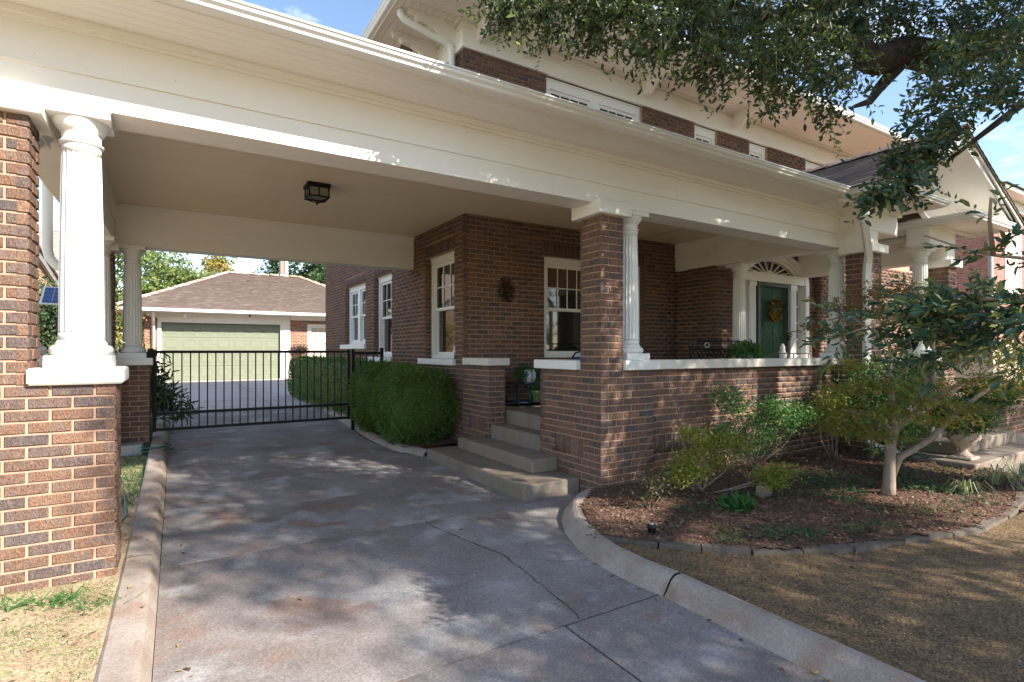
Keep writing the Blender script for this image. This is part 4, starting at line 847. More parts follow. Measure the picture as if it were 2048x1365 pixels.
tiles((-2.0, 24.65, 2.95), (2.1, 29.5, 5.07), gr, 1.25, .34); tiles((2.1, 29.5, 5.07), (5.4, 29.5, 5.07), gr, 1.25, .34); tiles((5.4, 29.5, 5.07), (8.3, 26.3, 3.6), gr, 1.25, .34)
b = MB().tube([(-.74, 24.9, 2.84), (-.74, 24.9, 2.72), (-.76, 25.38, 2.5), (-.76, 25.40, .15)], .06, 8); obj('downspout', b, 'white_paint', gr)
for x in (.3,): obj('bracket', MB().bbox(x-.07, x+.07, 25.1, 25.48, 2.66, 2.824, .01), 'cream_paint', gr)
b = MB(); b.tube([(2.63, 25.2, 2.825), (2.63, 25.2, 2.72)], .035, 8); obj('bulb_lamp', b, 'dark_frame', gr)
# wrought iron trellis against the garage wall
tl = thing('trellis', (4.6, 25.3, 0), 'rusty wrought iron trellis with scrolls leaning on the garage wall', 'trellis'); b = MB()
for x in (4.28, 4.33, 5.0, 5.05): b.tube([(x, 25.3, .1), (x, 25.3, 1.45)], .010, 5)
b.tube([(4.28+.385*(1-math.cos(math.pi*i/10)), 25.3, 1.45+.15*math.sin(math.pi*i/10)) for i in range(11)], .012, 5)
for k in range(3): b.tube([(4.28, 25.3, .4+k*.45), (5.05, 25.3, .4+k*.45)], .009, 5)
for cx_, cz_ in ((4.45, 1.38), (4.66, 1.45), (4.88, 1.38), (4.6, 1.2), (4.75, 1.2)):
    b.tube([(cx_+.1*(1-i/16)*math.cos(i*.8), 25.3, cz_+.09*(1-i/16)*math.sin(i*.8)) for i in range(15)], .010, 4)
obj('ironwork', b, 'oak_bark', tl)
leaves('trellis_stems', blob((4.66, 25.28, 1.4), (.45, .05, .16), 260, 0), rdir(260), rdir(260), .1, .25, 'oak_bark', tl, kind='stuff')

# ================================================================ gate and side fence
gt = thing('iron_gate', (-.25, 8.9, .2), 'black iron picket gate closed across the driveway', 'gate')
def rail(x0, x1, z, h=.04, p=gt): obj('rail', MB().bbox(x0, x1, 8.885, 8.925, z, z+h, .003), 'black_iron', p)
rail(-.26, 2.40, 1.275); rail(-.26, 2.36, .425); rail(-.26, 2.40, .205)
pk = mesh('picket', MB().box(-.008, .008, -.008, .008, 0, 1.06), 'black_iron')
for i in range(25):
    o = link(bpy.data.objects.new('picket', pk)); own(o, gt); o.location = (-.235+(i+.9)*.1045, 8.905, .23)
obj('stile', MB().bbox(-.275, -.235, 8.88, 8.93, .2, 1.33, .003), 'black_iron', gt); obj('stile', MB().bbox(2.36, 2.40, 8.88, 8.93, .2, 1.33, .003), 'black_iron', gt)
obj('hinge', MB().bbox(-.33, -.262, 8.87, 8.94, 1.2, 1.34, .004), 'black_iron', gt)
fp = thing('fence_panel', (2.7, 8.9, 0), 'short fixed black picket panel between the gate and hedge', 'fence')
for x in (2.45, 2.93): obj('post', MB().bbox(x-.025, x+.025, 8.875, 8.935, 0, 1.36 if x > 2.6 else 1.34, .003), 'black_iron', fp)
rail(2.475, 2.905, 1.25, p=fp); rail(2.475, 2.905, .205, p=fp)
for i in range(3): o = link(bpy.data.objects.new('picket', pk)); own(o, fp); o.location = (2.57+i*.11, 8.905, .23)

# ================================================================ carport ceiling light
cl = thing('ceiling_light', (1.40, 6.60, 3.2), 'black square lantern fixed under the carport ceiling', 'ceiling light')
obj('mount', MB().bbox(1.27, 1.53, 6.47, 6.73, 3.205, 3.245, .006), 'black_iron', cl); b = MB()
for x in (1.29, 1.51):
    for y in (6.49, 6.71): b.box(x-.008, x+.008, y-.008, y+.008, 3.09, 3.2)
for z in (3.085,):
    b.box(1.28, 1.52, 6.48, 6.495, z, z+.014); b.box(1.28, 1.52, 6.705, 6.72, z, z+.014); b.box(1.28, 1.295, 6.495, 6.705, z, z+.014); b.box(1.505, 1.52, 6.495, 6.705, z, z+.014)
for (x, y) in ((1.29, 6.49), (1.51, 6.49), (1.29, 6.71), (1.51, 6.71)): b.tube([(x, y, 3.09), (1.40, 6.60, 3.035)], .006, 5)
b.tube([(1.40, 6.6, 3.05), (1.40, 6.6, 3.015)], .011, 6); b.box(1.395, 1.405, 6.483, 6.493, 3.09, 3.2); b.box(1.395, 1.405, 6.707, 6.717, 3.09, 3.2); obj('cage', b, 'black_iron', cl)
obj('glass', MB().box(1.30, 1.50, 6.50, 6.70, 3.096, 3.199), 'lamp_glass', cl)

# ================================================================ porch furniture
bn = thing('iron_bench', (6.75, 5.3, .53), 'black iron lattice-backed bench on the porch behind the coping', 'bench'); b = MB()
x0, x1, y_, zt = 6.10, 7.42, 5.15, 1.33
b.tube([(x0, y_, .95), (x0+.01, y_, 1.30), (x0+.08, y_, 1.41), (x0+.2, y_, 1.445), (x1-.25, y_, 1.455), (x1-.1, y_, 1.42), (x1, y_, 1.31), (x1-.04, y_, 1.15), (x1-.1, y_, .95)], .014, 6)
for i in range(15):
    xa = x0+.02+i*.088
    [b.tube([(xa+(0 if s_ else .09), y_, z_), (xa+(.09 if s_ else 0), y_, z_+.09)], .009, 4) for s_ in (0, 1) for z_ in (.97, 1.06, 1.15, 1.24)]
b.tube([(x0, y_, 1.33), (x1, y_, 1.33)], .011, 5); b.tube([(x0, y_, .96), (x1-.1, y_, .96)], .012, 5); obj('backrest', b, 'black_iron', bn)
b = MB()
for i in range(9): b.box(x0, x1-.05, y_+.03+i*.05, y_+.06+i*.05, .93, .945)
obj('seat', b, 'black_iron', bn)
for x in (x0+.03, x1-.1):
    for y in (y_+.02, y_+.44): obj('leg', MB().tube([(x, y, .53), (x, y, .94)], .013, 6), 'black_iron', bn)
b = MB().tube([(6.45+.05*math.cos(a*.7), y_-.01, 1.39+.035*math.sin(a*.7)) for a in range(10)], .005, 5); obj('scroll', b, 'gutter_metal', bn)
tb = thing('side_table', (7.95, 4.9, .53), 'thin metal-framed side table standing before the front door', 'table'); obj('table_top', MB().bbox(7.56, 8.42, 4.75, 5.05, 1.262, 1.275, .003), 'twig_bark', tb)
for x in (7.6, 8.38):
    for y in (4.78, 5.02): obj('leg', MB().tube([(x, y, .53), (x, y, 1.262)], .009, 5), 'dark_frame', tb)
st_ = thing('white_ornament', (8.12, 5.2, .53), 'small white garden ornament standing by the right sidelight', 'ornament'); obj('body', MB().lathe((8.62, 5.35, .53), [(.07, 0), (.075, .3), (.05, .6), (.07, .72), (.035, .8), (.042, .84), (.015, .9)], 14), 'white_paint', st_)
ft = thing('potted_fern', (7.05, 4.9, .53), 'bushy bright green potted fern beside the black bench', 'potted plant'); obj('pot', MB().lathe((7.05, 4.9, .53), [(.13, 0), (.16, .3), (.2, .55), (.21, .62), (.19, .62)], 16), 'limestone', ft)
P = blob((7.0, 4.9, 1.28), (.30, .25, .18), 1500, .1); leaves('fronds', P, rdir(1500), rdir(1500), .05, .5, 'shrub_green', ft, kind='stuff')
P = blob((6.95, 4.9, 1.22), (.22, .2, .05), 120, .1); leaves('blossom', P, rdir(120), rdir(120), .05, .9, 'white_paint', ft, kind='stuff')
sh_ = thing('plant_shelf', (4.3, 6.5, .53), 'blue metal plant shelf in the porch corner above the steps', 'plant shelf'); obj('shelf', MB().bbox(4.02, 4.75, 6.35, 6.7, .835, .85, .003), 'blue_paint', sh_); obj('shelf', MB().bbox(4.02, 4.75, 6.35, 6.7, .58, .59, .003), 'blue_paint', sh_)
for x in (4.04, 4.22, 4.73):
    for y in (6.36, 6.69): obj('leg', MB().tube([(x, y, .53), (x, y, .85)], .009, 5), 'blue_paint', sh_)
p1 = thing('glazed_pot', (4.27, 6.5, .85), 'round white pot with dark blue branch pattern on the shelf', 'plant pot'); obj('pot', MB().lathe((4.27, 6.45, .851), [(.05, 0), (.085, .03), (.1, .09), (.095, .15), (.075, .18), (.08, .19), (.06, .188)], 20), 'blue_white_glaze', p1)
b = MB(); b.tube([(4.25, 6.352, .90), (4.26, 6.349, .96), (4.25, 6.352, 1.0), (4.27, 6.353, 1.03)], .006, 4); obj('painted_branch', b, 'wire', p1)
P = blob((4.2, 6.48, 1.0), (.2, .12, .12), 260, .2); leaves('foliage', P, rdir(260, .6), rdir(260), .06, .35, 'ivy_leaf', p1, kind='stuff')
P = blob((4.42, 6.48, .97), (.12, .12, .13), 260, .2); pp_ = thing('trailing_plant', (4.45, 6.5, .85), 'dark trailing plant spilling between the glazed pot and blue bucket', 'plant'); leaves('foliage', P, rdir(260, .6), rdir(260), .05, .35, 'ivy_leaf', pp_, kind='stuff')
p3 = thing('blue_bucket', (4.6, 6.5, .85), 'blue bucket at the right end of the plant shelf', 'bucket'); obj('body', MB().lathe((4.62, 6.47, .851), [(.07, 0), (.1, .16), (.105, .165), (.09, .16)], 16), 'blue_paint', p3)
p2 = thing('green_pot', (4.35, 6.4, .53), 'pale green flower pot with a spiky plant under the shelf', 'plant pot'); obj('pot', MB().lathe((4.36, 6.40, .592), [(.06, 0), (.083, .12), (.092, .122), (.094, .155), (.08, .155)], 18), 'green_pot', p2)
P = np.tile([4.36, 6.40, .735], (90, 1)); leaves('spikes', P, rdir(90)+np.array([0, 0, .6]), rdir(90), .17, .07, 'liriope_leaf', p2, kind='stuff')
ch = thing('blue_chair', (4.95, 6.1, .53), 'chair with a black hoop back and blue seat behind the coping', 'chair'); b = MB().tube([(4.70, 6.0, .95), (4.70, 6.0, 1.22), (4.75, 6.0, 1.28), (4.90, 6.0, 1.31), (5.06, 6.0, 1.28), (5.11, 6.0, 1.22), (5.11, 6.0, .95)], .012, 6); obj('back_frame', b, 'black_iron', ch)
obj('backrest', MB().bbox(4.72, 5.09, 5.995, 6.01, 1.0, 1.225, .004), 'blue_paint', ch); obj('seat', MB().bbox(4.70, 5.11, 6.01, 6.42, .94, .965, .004), 'blue_paint', ch)
for x in (4.71, 5.1):
    for y in (6.02, 6.4): obj('leg', MB().tube([(x, y, .53), (x, y, .95)], .011, 6), 'black_iron', ch)
wd = thing('wall_flowers', (4.14, 6.85, 2.2), 'dark hanging bunch of dried orange flowers on the brick wall', 'wall decoration')
P = blob((4.14, 6.84, 2.20), (.13, .03, .19), 330, .1); leaves('petals', P, rdir(330), rdir(330), .05, .7, 'petal_orange', wd, kind='stuff')
ho = MB(); ho.tube([(3.62, 6.86, 1.39), (3.62, 6.83, 1.38), (3.62, 6.82, 1.30)], .01, 6); ho.lathe((3.62, 6.83, 1.36), [(.0, -.02), (.025, 0), (0.0, .02)], 10)
o = obj('hose_bib', MB().lathe((3.41, 7.10, 1.28), [(.012, 0), (.03, .02), (.012, .04), (.012, .1)], 8), 'gutter_metal'); o['label'] = 'tiny metal tap fixed to the house corner above its sill'; o['category'] = 'tap'

# ================================================================ small things on the ground
hs = MB(); hs.tube([(-.20+.17*math.cos(a*.35), 8.25+.24*math.sin(a*.35), .035+.0025*a) for a in range(34)], .013, 6); o = obj('garden_hose', hs, 'hose_rubber'); o['label'] = 'coiled dark green garden hose at the foot of the back left pier'; o['category'] = 'hose'
hs = MB(); hs.tube([(-.38, 5.9, .02), (-.36, 5.6, .02), (-.33, 5.2, .02), (-.37, 4.9, .02), (-.42, 4.7, .02)], .011, 6)
o = obj('hose_end', hs, 'hose_rubber'); o['label'] = 'loose length of green hose lying on the soil behind the left front pier'; o['category'] = 'hose'
ll = thing('garden_light', (2.87, 2.76, 0), 'small black cylindrical path light at the edge of the mulch', 'garden light'); obj('housing', MB().lathe((2.87, 2.76, .0), [(.028, 0), (.03, .05), (.034, .055), (.034, .075), (.02, .08)], 14), 'black_iron', ll); obj('lens', MB().lathe((2.87, 2.76, .078), [(.018, 0), (.016, .008)], 12), 'grey_stone', ll)
rk = MB().bbox(4.45, 4.60, 2.94, 3.03, -.02, .10, .018); o = obj('stone_block', rk, 'twig_bark'); o['label'] = 'small tan stone block under the yellow green shrub'; o['category'] = 'stone block'
pu = MB(); n = 40
for i in range(9):
    ph = math.pi*i/8
    for k in range(n): t = 2*math.pi*k/n; r = .13*math.sin(ph)*(1-.08*abs(math.sin(t*5)))+.004; pu.v.append((9.05+r*math.cos(t), 3.15+r*math.sin(t), .477-.112*math.cos(ph)))
pu.f = [(i*n+k, i*n+(k+1) % n, (i+1)*n+(k+1) % n, (i+1)*n+k) for i in range(8) for k in range(n)]; pu.sm = [True]*len(pu.f)
pk_ = thing('pumpkin', (9.05, 3.15, .365), 'orange pumpkin sitting on the entry steps behind the urn', 'pumpkin'); obj('fruit', pu, 'pumpkin_skin', pk_); obj('stem', MB().tube([(9.05, 3.15, .58), (9.06, 3.15, .63), (9.08, 3.15, .65)], .014, 6), 'twig_bark', pk_)
ur = thing('garden_urn', (7.79, 2.62, .05), 'weathered pale stone urn with green leaves on the bottom entry step', 'urn')
obj('base', MB().bbox(7.67, 7.91, 2.5, 2.74, .052, .09, .012), 'limestone', ur)
obj('bowl', MB().lathe((7.79, 2.62, .09), [(.10, 0), (.085, .02), (.05, .045), (.04, .07), (.06, .10), (.11, .14), (.145, .20), (.16, .27), (.17, .29), (.178, .305), (.17, .315), (.14, .31)], 28), 'limestone', ur)
b = MB()
for i in range(8): a = i*math.pi/4; b.tube([(7.79+.135*math.cos(a), 2.62+.135*math.sin(a), .27), (7.79+.15*math.cos(a+.35), 2.62+.15*math.sin(a+.35), .31), (7.79+.155*math.cos(a+.7), 2.62+.155*math.sin(a+.7), .35)], .014, 6)
obj('relief', b, 'limestone', ur)
P = blob((7.77, 2.62, .54), (.34, .33, .19), 1100, .3); leaves('foliage', P, rdir(1100, .1)+unit(P-np.array([7.77, 2.62, .4]))*.6, rdir(1100)+np.array([0, 0, 1.5]), .075, .9, 'ivy_leaf', ur, shape='star', kind='stuff')

# ================================================================ vegetation
def hedge(label, x0, x1, y0, y1, z0, z1, n, name='hedge', lf=.026, e=7.):
    cx_, cy_, cz_ = (x0+x1)/2, (y0+y1)/2, (z0+z1)/2; r = np.array([(x1-x0)/2, (y1-y0)/2, (z1-z0)/2])
    t = thing(name, (cx_, cy_, z0), label, 'hedge')
    d = RNG.normal(size=(n, 3))*np.array([1, 1, 1]); m_ = RNG.random(n) < .75
    u = RNG.uniform(-1, 1, (n, 3)); ax = RNG.choice(3, n, p=[.4, .28, .32]); u[np.arange(n), ax] = np.sign(u[np.arange(n), ax])
    k = (np.abs(u)**e).sum(1)**(1/e); u = u/k[:, None]
    P = u*r; P += np.array([cx_, cy_, cz_]); nn = unit(np.sign(u)*np.abs(u)**(e-1)/r)
    bump = .028*np.sin(P[:, 0]*9+P[:, 2]*7)+.028*np.sin(P[:, 1]*8-P[:, 2]*9)+RNG.normal(size=n)*.02+np.where(RNG.random(n) < .06, .07, 0)*RNG.random(n)-np.clip(np.sin(P[:, 0]*23+P[:, 2]*17)*np.sin(P[:, 1]*19+P[:, 2]*21)-.72, 0, 1)*.25
    P = P+nn*bump[:, None]
    leaves('foliage', P, rdir(n)+nn*.9+np.array([0, 0, .2]), rdir(n)+nn*.8, RNG.uniform(lf*.6, lf*1.5, n), .6, 'hedge_leaf', t, shape='quad', kind='stuff')
    c_ = MB(); vs = []; q = 12
    for i in range(q+1):
        for j in range(2*q):
            a, b_ = math.pi*i/q-math.pi/2, 2*math.pi*j/(2*q); v = Vector((math.cos(a)*math.cos(b_), math.cos(a)*math.sin(b_), math.sin(a))); k = (abs(v.x)**e+abs(v.y)**e+abs(v.z)**e)**(1/e); v /= k
            vs.append((cx_+v.x*(r[0]-.05), cy_+v.y*(r[1]-.05), cz_+v.z*(r[2]-.05)))
    c_.add(vs, [(i*2*q+j, i*2*q+(j+1) % (2*q), (i+1)*2*q+(j+1) % (2*q), (i+1)*2*q+j) for i in range(q) for j in range(2*q)], True); obj('inner_twigs', c_, 'hedge_leaf', t)
    return t
hedge('largest clipped hedge, rounded, beside the steps', 2.46, 3.41, 6.98, 8.02, .05, 1.03, 26000, e=5.)
hedge('narrow clipped hedge lump between the largest hedge and the gate end', 2.36, 3.35, 8.10, 8.84, .05, 1.07, 12000, e=4.5)
hedge('long clipped hedge behind the iron gate along the house', 2.62, 3.40, 9.75, 16.2, .08, 1.10, 26000, lf=.035)

def twigs(blobs, per, nl, length, leaf, down=.8, wr=.38, drift=(-.2, 0, 0)):
    """leafy twigs hanging from points of a crown: returns leaf base, direction, normal, length and stem quads"""
    c = np.array([b_[0] for b_ in blobs], float); r = np.array([b_[1] for b_ in blobs], float)
    c = np.repeat(c, per, 0); r = np.repeat(r, per, 0); n = len(c)
    d = unit(RNG.normal(size=(n, 3))); S = c+d*r[:, None]*(RNG.random((n, 1))**.5)
    T = unit(RNG.normal(size=(n, 3))*np.array([1, 1, .5])+np.array([0, 0, -down])+np.array(drift)); Ls = length*RNG.uniform(.5, 1.3, (n, 1))
    q = (np.arange(nl)+.5)/nl; Pb = S[:, None]+T[:, None]*Ls[:, None]*q[None, :, None]; Pb[:, :, 2] -= (q**2*.25)[None]*Ls
    side = unit(np.cross(T, RNG.normal(size=(n, 3)))); sg = np.where(np.arange(nl) % 2, 1, -1)
    D = T[:, None]*.7+side[:, None]*sg[None, :, None]*.8+RNG.normal(size=(n, nl, 3))*.35
    Nn = RNG.normal(size=(n, nl, 3))+np.array([0, 0, .6])
    return Pb.reshape(-1, 3), D.reshape(-1, 3), Nn.reshape(-1, 3), leaf*RNG.uniform(.45, 1.4, n*nl), S, T, Ls
def stems(name, S, T, Ls, w, m, parent):
    n = len(S); side = unit(np.cross(T, [0.3, .2, 1.])); A = S; M_ = S+T*Ls*.5; M_[:, 2] -= (.06*Ls)[:, 0]; E = S+T*Ls; E[:, 2] -= (.25*Ls)[:, 0]
    V = np.stack([A-side*w, A+side*w, M_+side*w*.8, M_-side*w*.8, E+side*w*.3, E-side*w*.3], 1).reshape(-1, 3); o = (np.arange(n)*6)[:, None]
    F = np.concatenate([o+[0, 1, 2, 3], o+[3, 2, 4, 5]]); me = npmesh(name, V, F, m); obj(name, me, m, parent, kind='stuff')
# the oak: trunk out of the picture to the right, low limbs reaching over the drive
oak = thing('oak_tree', (9.6, -3.4, -.05), 'big live oak whose dark limbs and leaves hang over the front from the top right', 'tree')
b = MB(); b.tube([(9.6, -3.4, -.1), (9.55, -3.35, .6), (9.45, -3.2, 1.6), (9.3, -2.9, 2.6), (9.1, -2.4, 3.4)], [.46, .36, .32, .31, .3], 14)
b.tube([(9.1, -2.4, 3.3), (8.6, -1.0, 4.1), (7.9, .6, 4.6), (7.11, 1.72, 4.52), (6.6, 1.9, 4.2), (6.13, 1.97, 4.05), (5.7, 2.12, 3.90), (5.3, 2.2, 3.88), (5.0, 2.26, 3.74), (4.82, 2.31, 3.72)], [.24, .2, .17, .15, .14, .135, .14, .12, .12, .08], 10)
b.tube([(5.0, 2.27, 3.76), (4.5, 2.35, 3.85), (4.1, 2.4, 3.86), (3.44, 2.58, 3.84), (2.67, 2.82, 3.77), (2.16, 3.13, 3.69)], [.09, .06, .045, .035, .02, .008], 8)
b.tube([(5.35, 2.18, 3.86), (5.1, 2.3, 3.55), (4.95, 2.3, 3.4), (4.7, 2.3, 3.3)], [.07, .045, .03, .015], 8)
b.tube([(8.3, -.3, 4.3), (7.6, 1.2, 5.0), (6.71, 1.97, 5.05), (5.36, 2.45, 4.55), (4.67, 2.52, 4.24), (4.0, 2.59, 3.95), (3.4, 2.62, 3.6), (2.9, 2.65, 3.4)], [.16, .13, .11, .09, .07, .05, .03, .012], 8)
b.tube([(9.1, -2.4, 3.3), (8.2, -3.6, 5.2), (6.5, -4.6, 6.6), (4.8, -5.2, 7.4)], [.24, .18, .13, .06], 8); b.tube([(9.1, -2.4, 3.3), (10.2, -3, 5.5), (11.5, -4, 7.2)], [.22, .15, .06], 8); b.tube([(8.2, -3.6, 5.2), (7.5, -5.8, 6.4), (6.2, -7.6, 7.0)], [.12, .09, .04], 8)
b.tube([(7.11, 1.72, 4.5), (6.2, 1.3, 3.8), (5.2, 1.2, 3.2), (4.5, 1.3, 2.8), (4.1, 1.45, 2.5)], [.07, .05, .035, .022, .01], 7)
obj('trunk', b, 'oak_bark', oak)
vis = [(1.88, 3.07, 3.44), (1.99, 3.0, 3.57), (2.16, 2.9, 3.44), (2.33, 2.79, 3.54), (2.39, 2.76, 3.36), (2.49, 2.58, 3.42), (2.52, 2.44, 3.14), (2.75, 2.53, 3.44), (3.28, 2.68, 3.78), (2.95, 2.41, 3.32), (2.84, 2.24, 3.02),
       (3.53, 2.52, 3.67), (3.41, 2.36, 3.34), (3.97, 2.48, 3.67), (3.59, 2.25, 3.2), (4.37, 2.48, 4.03), (3.97, 2.25, 3.48), (3.63, 1.99, 3.05), (4.85, 2.41, 4.03), (4.4, 2.22, 3.5), (5.36, 2.33, 4.28), (5.07, 2.28, 3.94),
       (5.43, 2.05, 4.11), (5.33, 1.88, 3.79), (5.54, 1.75, 3.99), (5.19, 1.5, 3.6), (4.7, 2.5, 4.2), (3.1, 2.5, 3.75), (3.6, 2.4, 3.95), (4.1, 2.4, 4.0), (2.6, 2.7, 3.65), (4.3, 2.5, 3.75), (3.75, 2.35, 3.55), (3.2, 2.4, 3.5)]
den = [((v[0], v[1], v[2]+(.14 if v[0] < 3.3 else .05)), .26 if v[0] > 3.0 else .16) for v in vis]
P, D, Nn, Ln, S, T, Ls = twigs(den, 54, 12, .21, .044, .7)
leaves('crown', P, D, Nn, Ln, .40, 'oak_leaf', oak, kind='stuff'); stems('twigs', S, T, Ls, .0018, 'twig_bark', oak)
rgt = [((4.3, 1.57, 2.95), .17), ((4.47, 1.47, 3.1), .22), ((4.15, 1.2, 2.86), .16), ((4.12, 1.50, 2.72), .13), ((4.01, 1.55, 2.56), .10), ((3.80, 1.56, 2.36), .08), ((3.62, 1.64, 2.26), .06),
       ((4.08, 1.71, 2.58), .08), ((4.6, 1.2, 3.25), .26), ((4.4, 1.0, 2.95), .2), ((4.5, 1.6, 3.3), .2), ((5.6, 1.6, 4.0), .3), ((5.5, 1.4, 3.7), .25), ((5.9, 1.9, 4.3), .3), ((5.1, 2.2, 4.2), .25), ((4.6, 2.3, 4.0), .25)]
P, D, Nn, Ln, S, T, Ls = twigs(rgt, 48, 9, .14, .046, .3)
leaves('crown', P, D, Nn, Ln, .42, 'oak_leaf_near', oak, kind='stuff'); stems('twigs', S, T, Ls, .002, 'twig_bark', oak)
# the part of the crown behind and above the camera: it throws the dappled shade
cl_ = []; U = 1.5
while U < 14.5:
    Wz = .1
    while Wz < 8.6:
        p = .95 if U > 2.9 else .6
        if U < 2.3: p = .16 if 1.9 < Wz < 3.6 else 0
        if 2.3 < U < 3.1 and Wz < 2.6: p = .4
        if U < 3.6 and Wz > 4.9: p = 0
        if U > 3.8 and Wz < 3.9: p = .74
        if U > 5.2 and 2.2 < Wz < 3.9: p = .45
        if U > 5.4 and .6 < Wz < 2.0: p = .42
        if U > 4.6 and 5.1 < Wz < 6.5: p = .45
        if random.random() < p:
            y = random.uniform(-7.5, -3); u = U+random.uniform(-.2, .2); w = Wz+random.uniform(-.2, .2); cl_.append(((u-.5*y, y, w-.74*y), random.uniform(.5, .8)))
        Wz += .86
    U += .86
for i in range(26):
    x = random.uniform(3.8, 10); y = random.uniform(-2, 2.2); cl_.append(((x, y, 1.31+(x*.5255+y*.8508)*.8+1.2+random.uniform(0, 1.2)), .6))
c_ = np.repeat(np.array([q[0] for q in cl_]), 1100, 0); r_ = np.repeat(np.array([q[1] for q in cl_]), 1100)[:, None]; P = c_+unit(RNG.normal(size=(len(c_), 3)))*r_*RNG.random((len(c_), 1))**.5
leaves('crown', P, rdir(len(P), .3), rdir(len(P)), .10, .55, 'oak_leaf', oak, shape='quad', kind='stuff')

# the low evergreen oak branch that comes in from the right, close to the camera
nb = thing('leafy_branch', (2.75, .6, 1.5), 'dark glossy evergreen branch reaching in from the right, closest foliage to the camera', 'branch')
b = MB()
br = [[(2.60, .50, 1.50), (2.46, .62, 1.50), (2.42, .74, 1.49), (2.45, .86, 1.48), (2.46, 1.07, 1.44), (2.46, 1.3, 1.36)], [(2.9, .5, 1.60), (2.74, .66, 1.64), (2.69, .81, 1.68), (2.79, .98, 1.76), (2.93, 1.13, 1.84)],
      [(2.45, .45, 1.48), (2.38, .60, 1.44), (2.43, .72, 1.37), (2.38, .88, 1.29), (2.46, 1.04, 1.23)], [(2.42, .74, 1.49), (2.50, .86, 1.52), (2.62, 1.0, 1.53), (2.72, 1.1, 1.54)], [(2.45, .86, 1.48), (2.52, 1.0, 1.46), (2.55, 1.15, 1.41), (2.56, 1.27, 1.39)],
      [(2.43, .72, 1.37), (2.46, .84, 1.36), (2.50, .96, 1.36), (2.5, 1.1, 1.34)], [(2.69, .81, 1.68), (2.62, .8, 1.8), (2.5, .76, 1.86)], [(2.38, .60, 1.44), (2.42, .7, 1.43), (2.5, .85, 1.43), (2.6, .98, 1.44)], [(3.05, .3, 1.5), (2.9, .5, 1.60)], [(3.05, .3, 1.5), (2.60, .50, 1.50)], [(3.05, .3, 1.5), (2.45, .45, 1.48)]]
for q in br: b.tube(q, [.007*(1-i/len(q))+.0018 for i in range(len(q))], 6)
b.tube([(3.6, -.6, 1.0), (3.3, .0, 1.35), (3.05, .3, 1.5)], [.02, .014, .011], 7); obj('stem', b, 'twig_bark', nb)
pts = []
for qi, q in enumerate(br[:8]):
    for (a, c) in zip(q, q[1:]):
        for i in range(2 if qi in (1, 6) else 9): pts.append((Vector(a)+(Vector(c)-Vector(a))*((i+random.random())/9), (Vector(c)-Vector(a)).normalized()))
side_s = []; P = []; D = []
for (p, d) in pts:
    if p.y > .98 and random.random() < .5: continue
    s_ = Vector((random.gauss(0, 1), random.gauss(0, 1), random.gauss(0, .6))).normalized(); t_ = (d*.9+s_*.8+Vector((-.1, .1, -.1))).normalized(); l_ = random.uniform(.04, .13); side_s.append((p, t_, l_))
    for i in range(random.randint(11, 18)):
        q = (i+1)/8; P.append(tuple(p+t_*l_*q)); e_ = Vector((random.gauss(0, 1), random.gauss(0, 1), random.gauss(0, .6))).normalized(); D.append(tuple(t_*.7+e_*.8))
P = np.array(P); D = np.array(D); n = len(P)
leaves('leaves', P, D, RNG.normal(size=(n, 3))+np.array([-.2, -.3, .8]), RNG.uniform(.022, .052, n), .36, 'oak_leaf_near', nb, fold=.22, kind='stuff')
S = np.array([tuple(q[0]) for q in side_s]); T = np.array([tuple(q[1]) for q in side_s]); Ls = np.array([[q[2]] for q in side_s]); stems('side_twigs', S, T, Ls, .0012, 'twig_bark', nb)

# Japanese maple in the bed
mp_ = thing('japanese_maple', (5.5, 2.41, 0), 'small multi-stemmed Japanese maple with yellowing leaves in the garden bed', 'tree')
b = MB(); b.tube([(5.5, 2.41, -.05), (5.51, 2.4, .1), (5.52, 2.4, .27), (5.52, 2.39, .5), (5.56, 2.37, .62), (5.69, 2.29, .71), (5.81, 2.22, .84)], [.066, .052, .046, .042, .038, .032, .027], 12)
b.tube([(5.52, 2.4, .12), (5.6, 2.35, .34), (5.83, 2.21, .5), (6.0, 2.1, .71), (6.22, 1.97, .91), (6.52, 1.78, 1.11)], [.034, .03, .027, .025, .018, .008], 10)
b.tube([(5.81, 2.22, .84), (5.98, 2.11, .96), (6.18, 1.99, 1.02), (6.33, 1.9, 1.16), (6.5, 1.85, 1.3)], [.028, .024, .02, .014, .006], 8)
b.tube([(5.80, 2.22, .83), (5.85, 2.19, 1.0), (5.86, 2.18, 1.23), (5.84, 2.2, 1.5), (5.85, 2.19, 1.75)], [.022, .02, .016, .011, .004], 8)
b.tube([(5.55, 2.38, .6), (5.54, 2.38, .86), (5.52, 2.4, 1.05), (5.53, 2.39, 1.32), (5.44, 2.44, 1.46), (5.21, 2.59, 1.62)], [.022, .02, .018, .014, .01, .004], 8)
b.tube([(5.56, 2.37, .57), (5.44, 2.44, .68), (5.33, 2.52, .73), (5.1, 2.61, .78)], [.018, .014, .01, .004], 7); b.tube([(5.53, 2.39, .45), (5.35, 2.4, .56), (5.15, 2.42, .62)], [.012, .008, .003], 6)
for i in range(46):
    c0 = random.choice([(5.33, 2.5, .74), (5.5, 2.4, 1.3), (5.85, 2.19, 1.4), (6.2, 1.98, 1.05), (6.0, 2.1, .72), (5.25, 2.4, .6), (5.52, 2.4, 1.05), (6.4, 1.87, 1.2), (5.7, 2.28, .72)])
    d = Vector((random.gauss(0, 1), random.gauss(0, .6), random.gauss(.1, .35))).normalized()*random.uniform(.15, .42); m_ = Vector(c0)+d*.5+Vector((0, 0, .03)); b.tube([c0, m_, Vector(c0)+d], [.006, .004, .0015], 5)
obj('trunk', b, 'maple_bark', mp_)
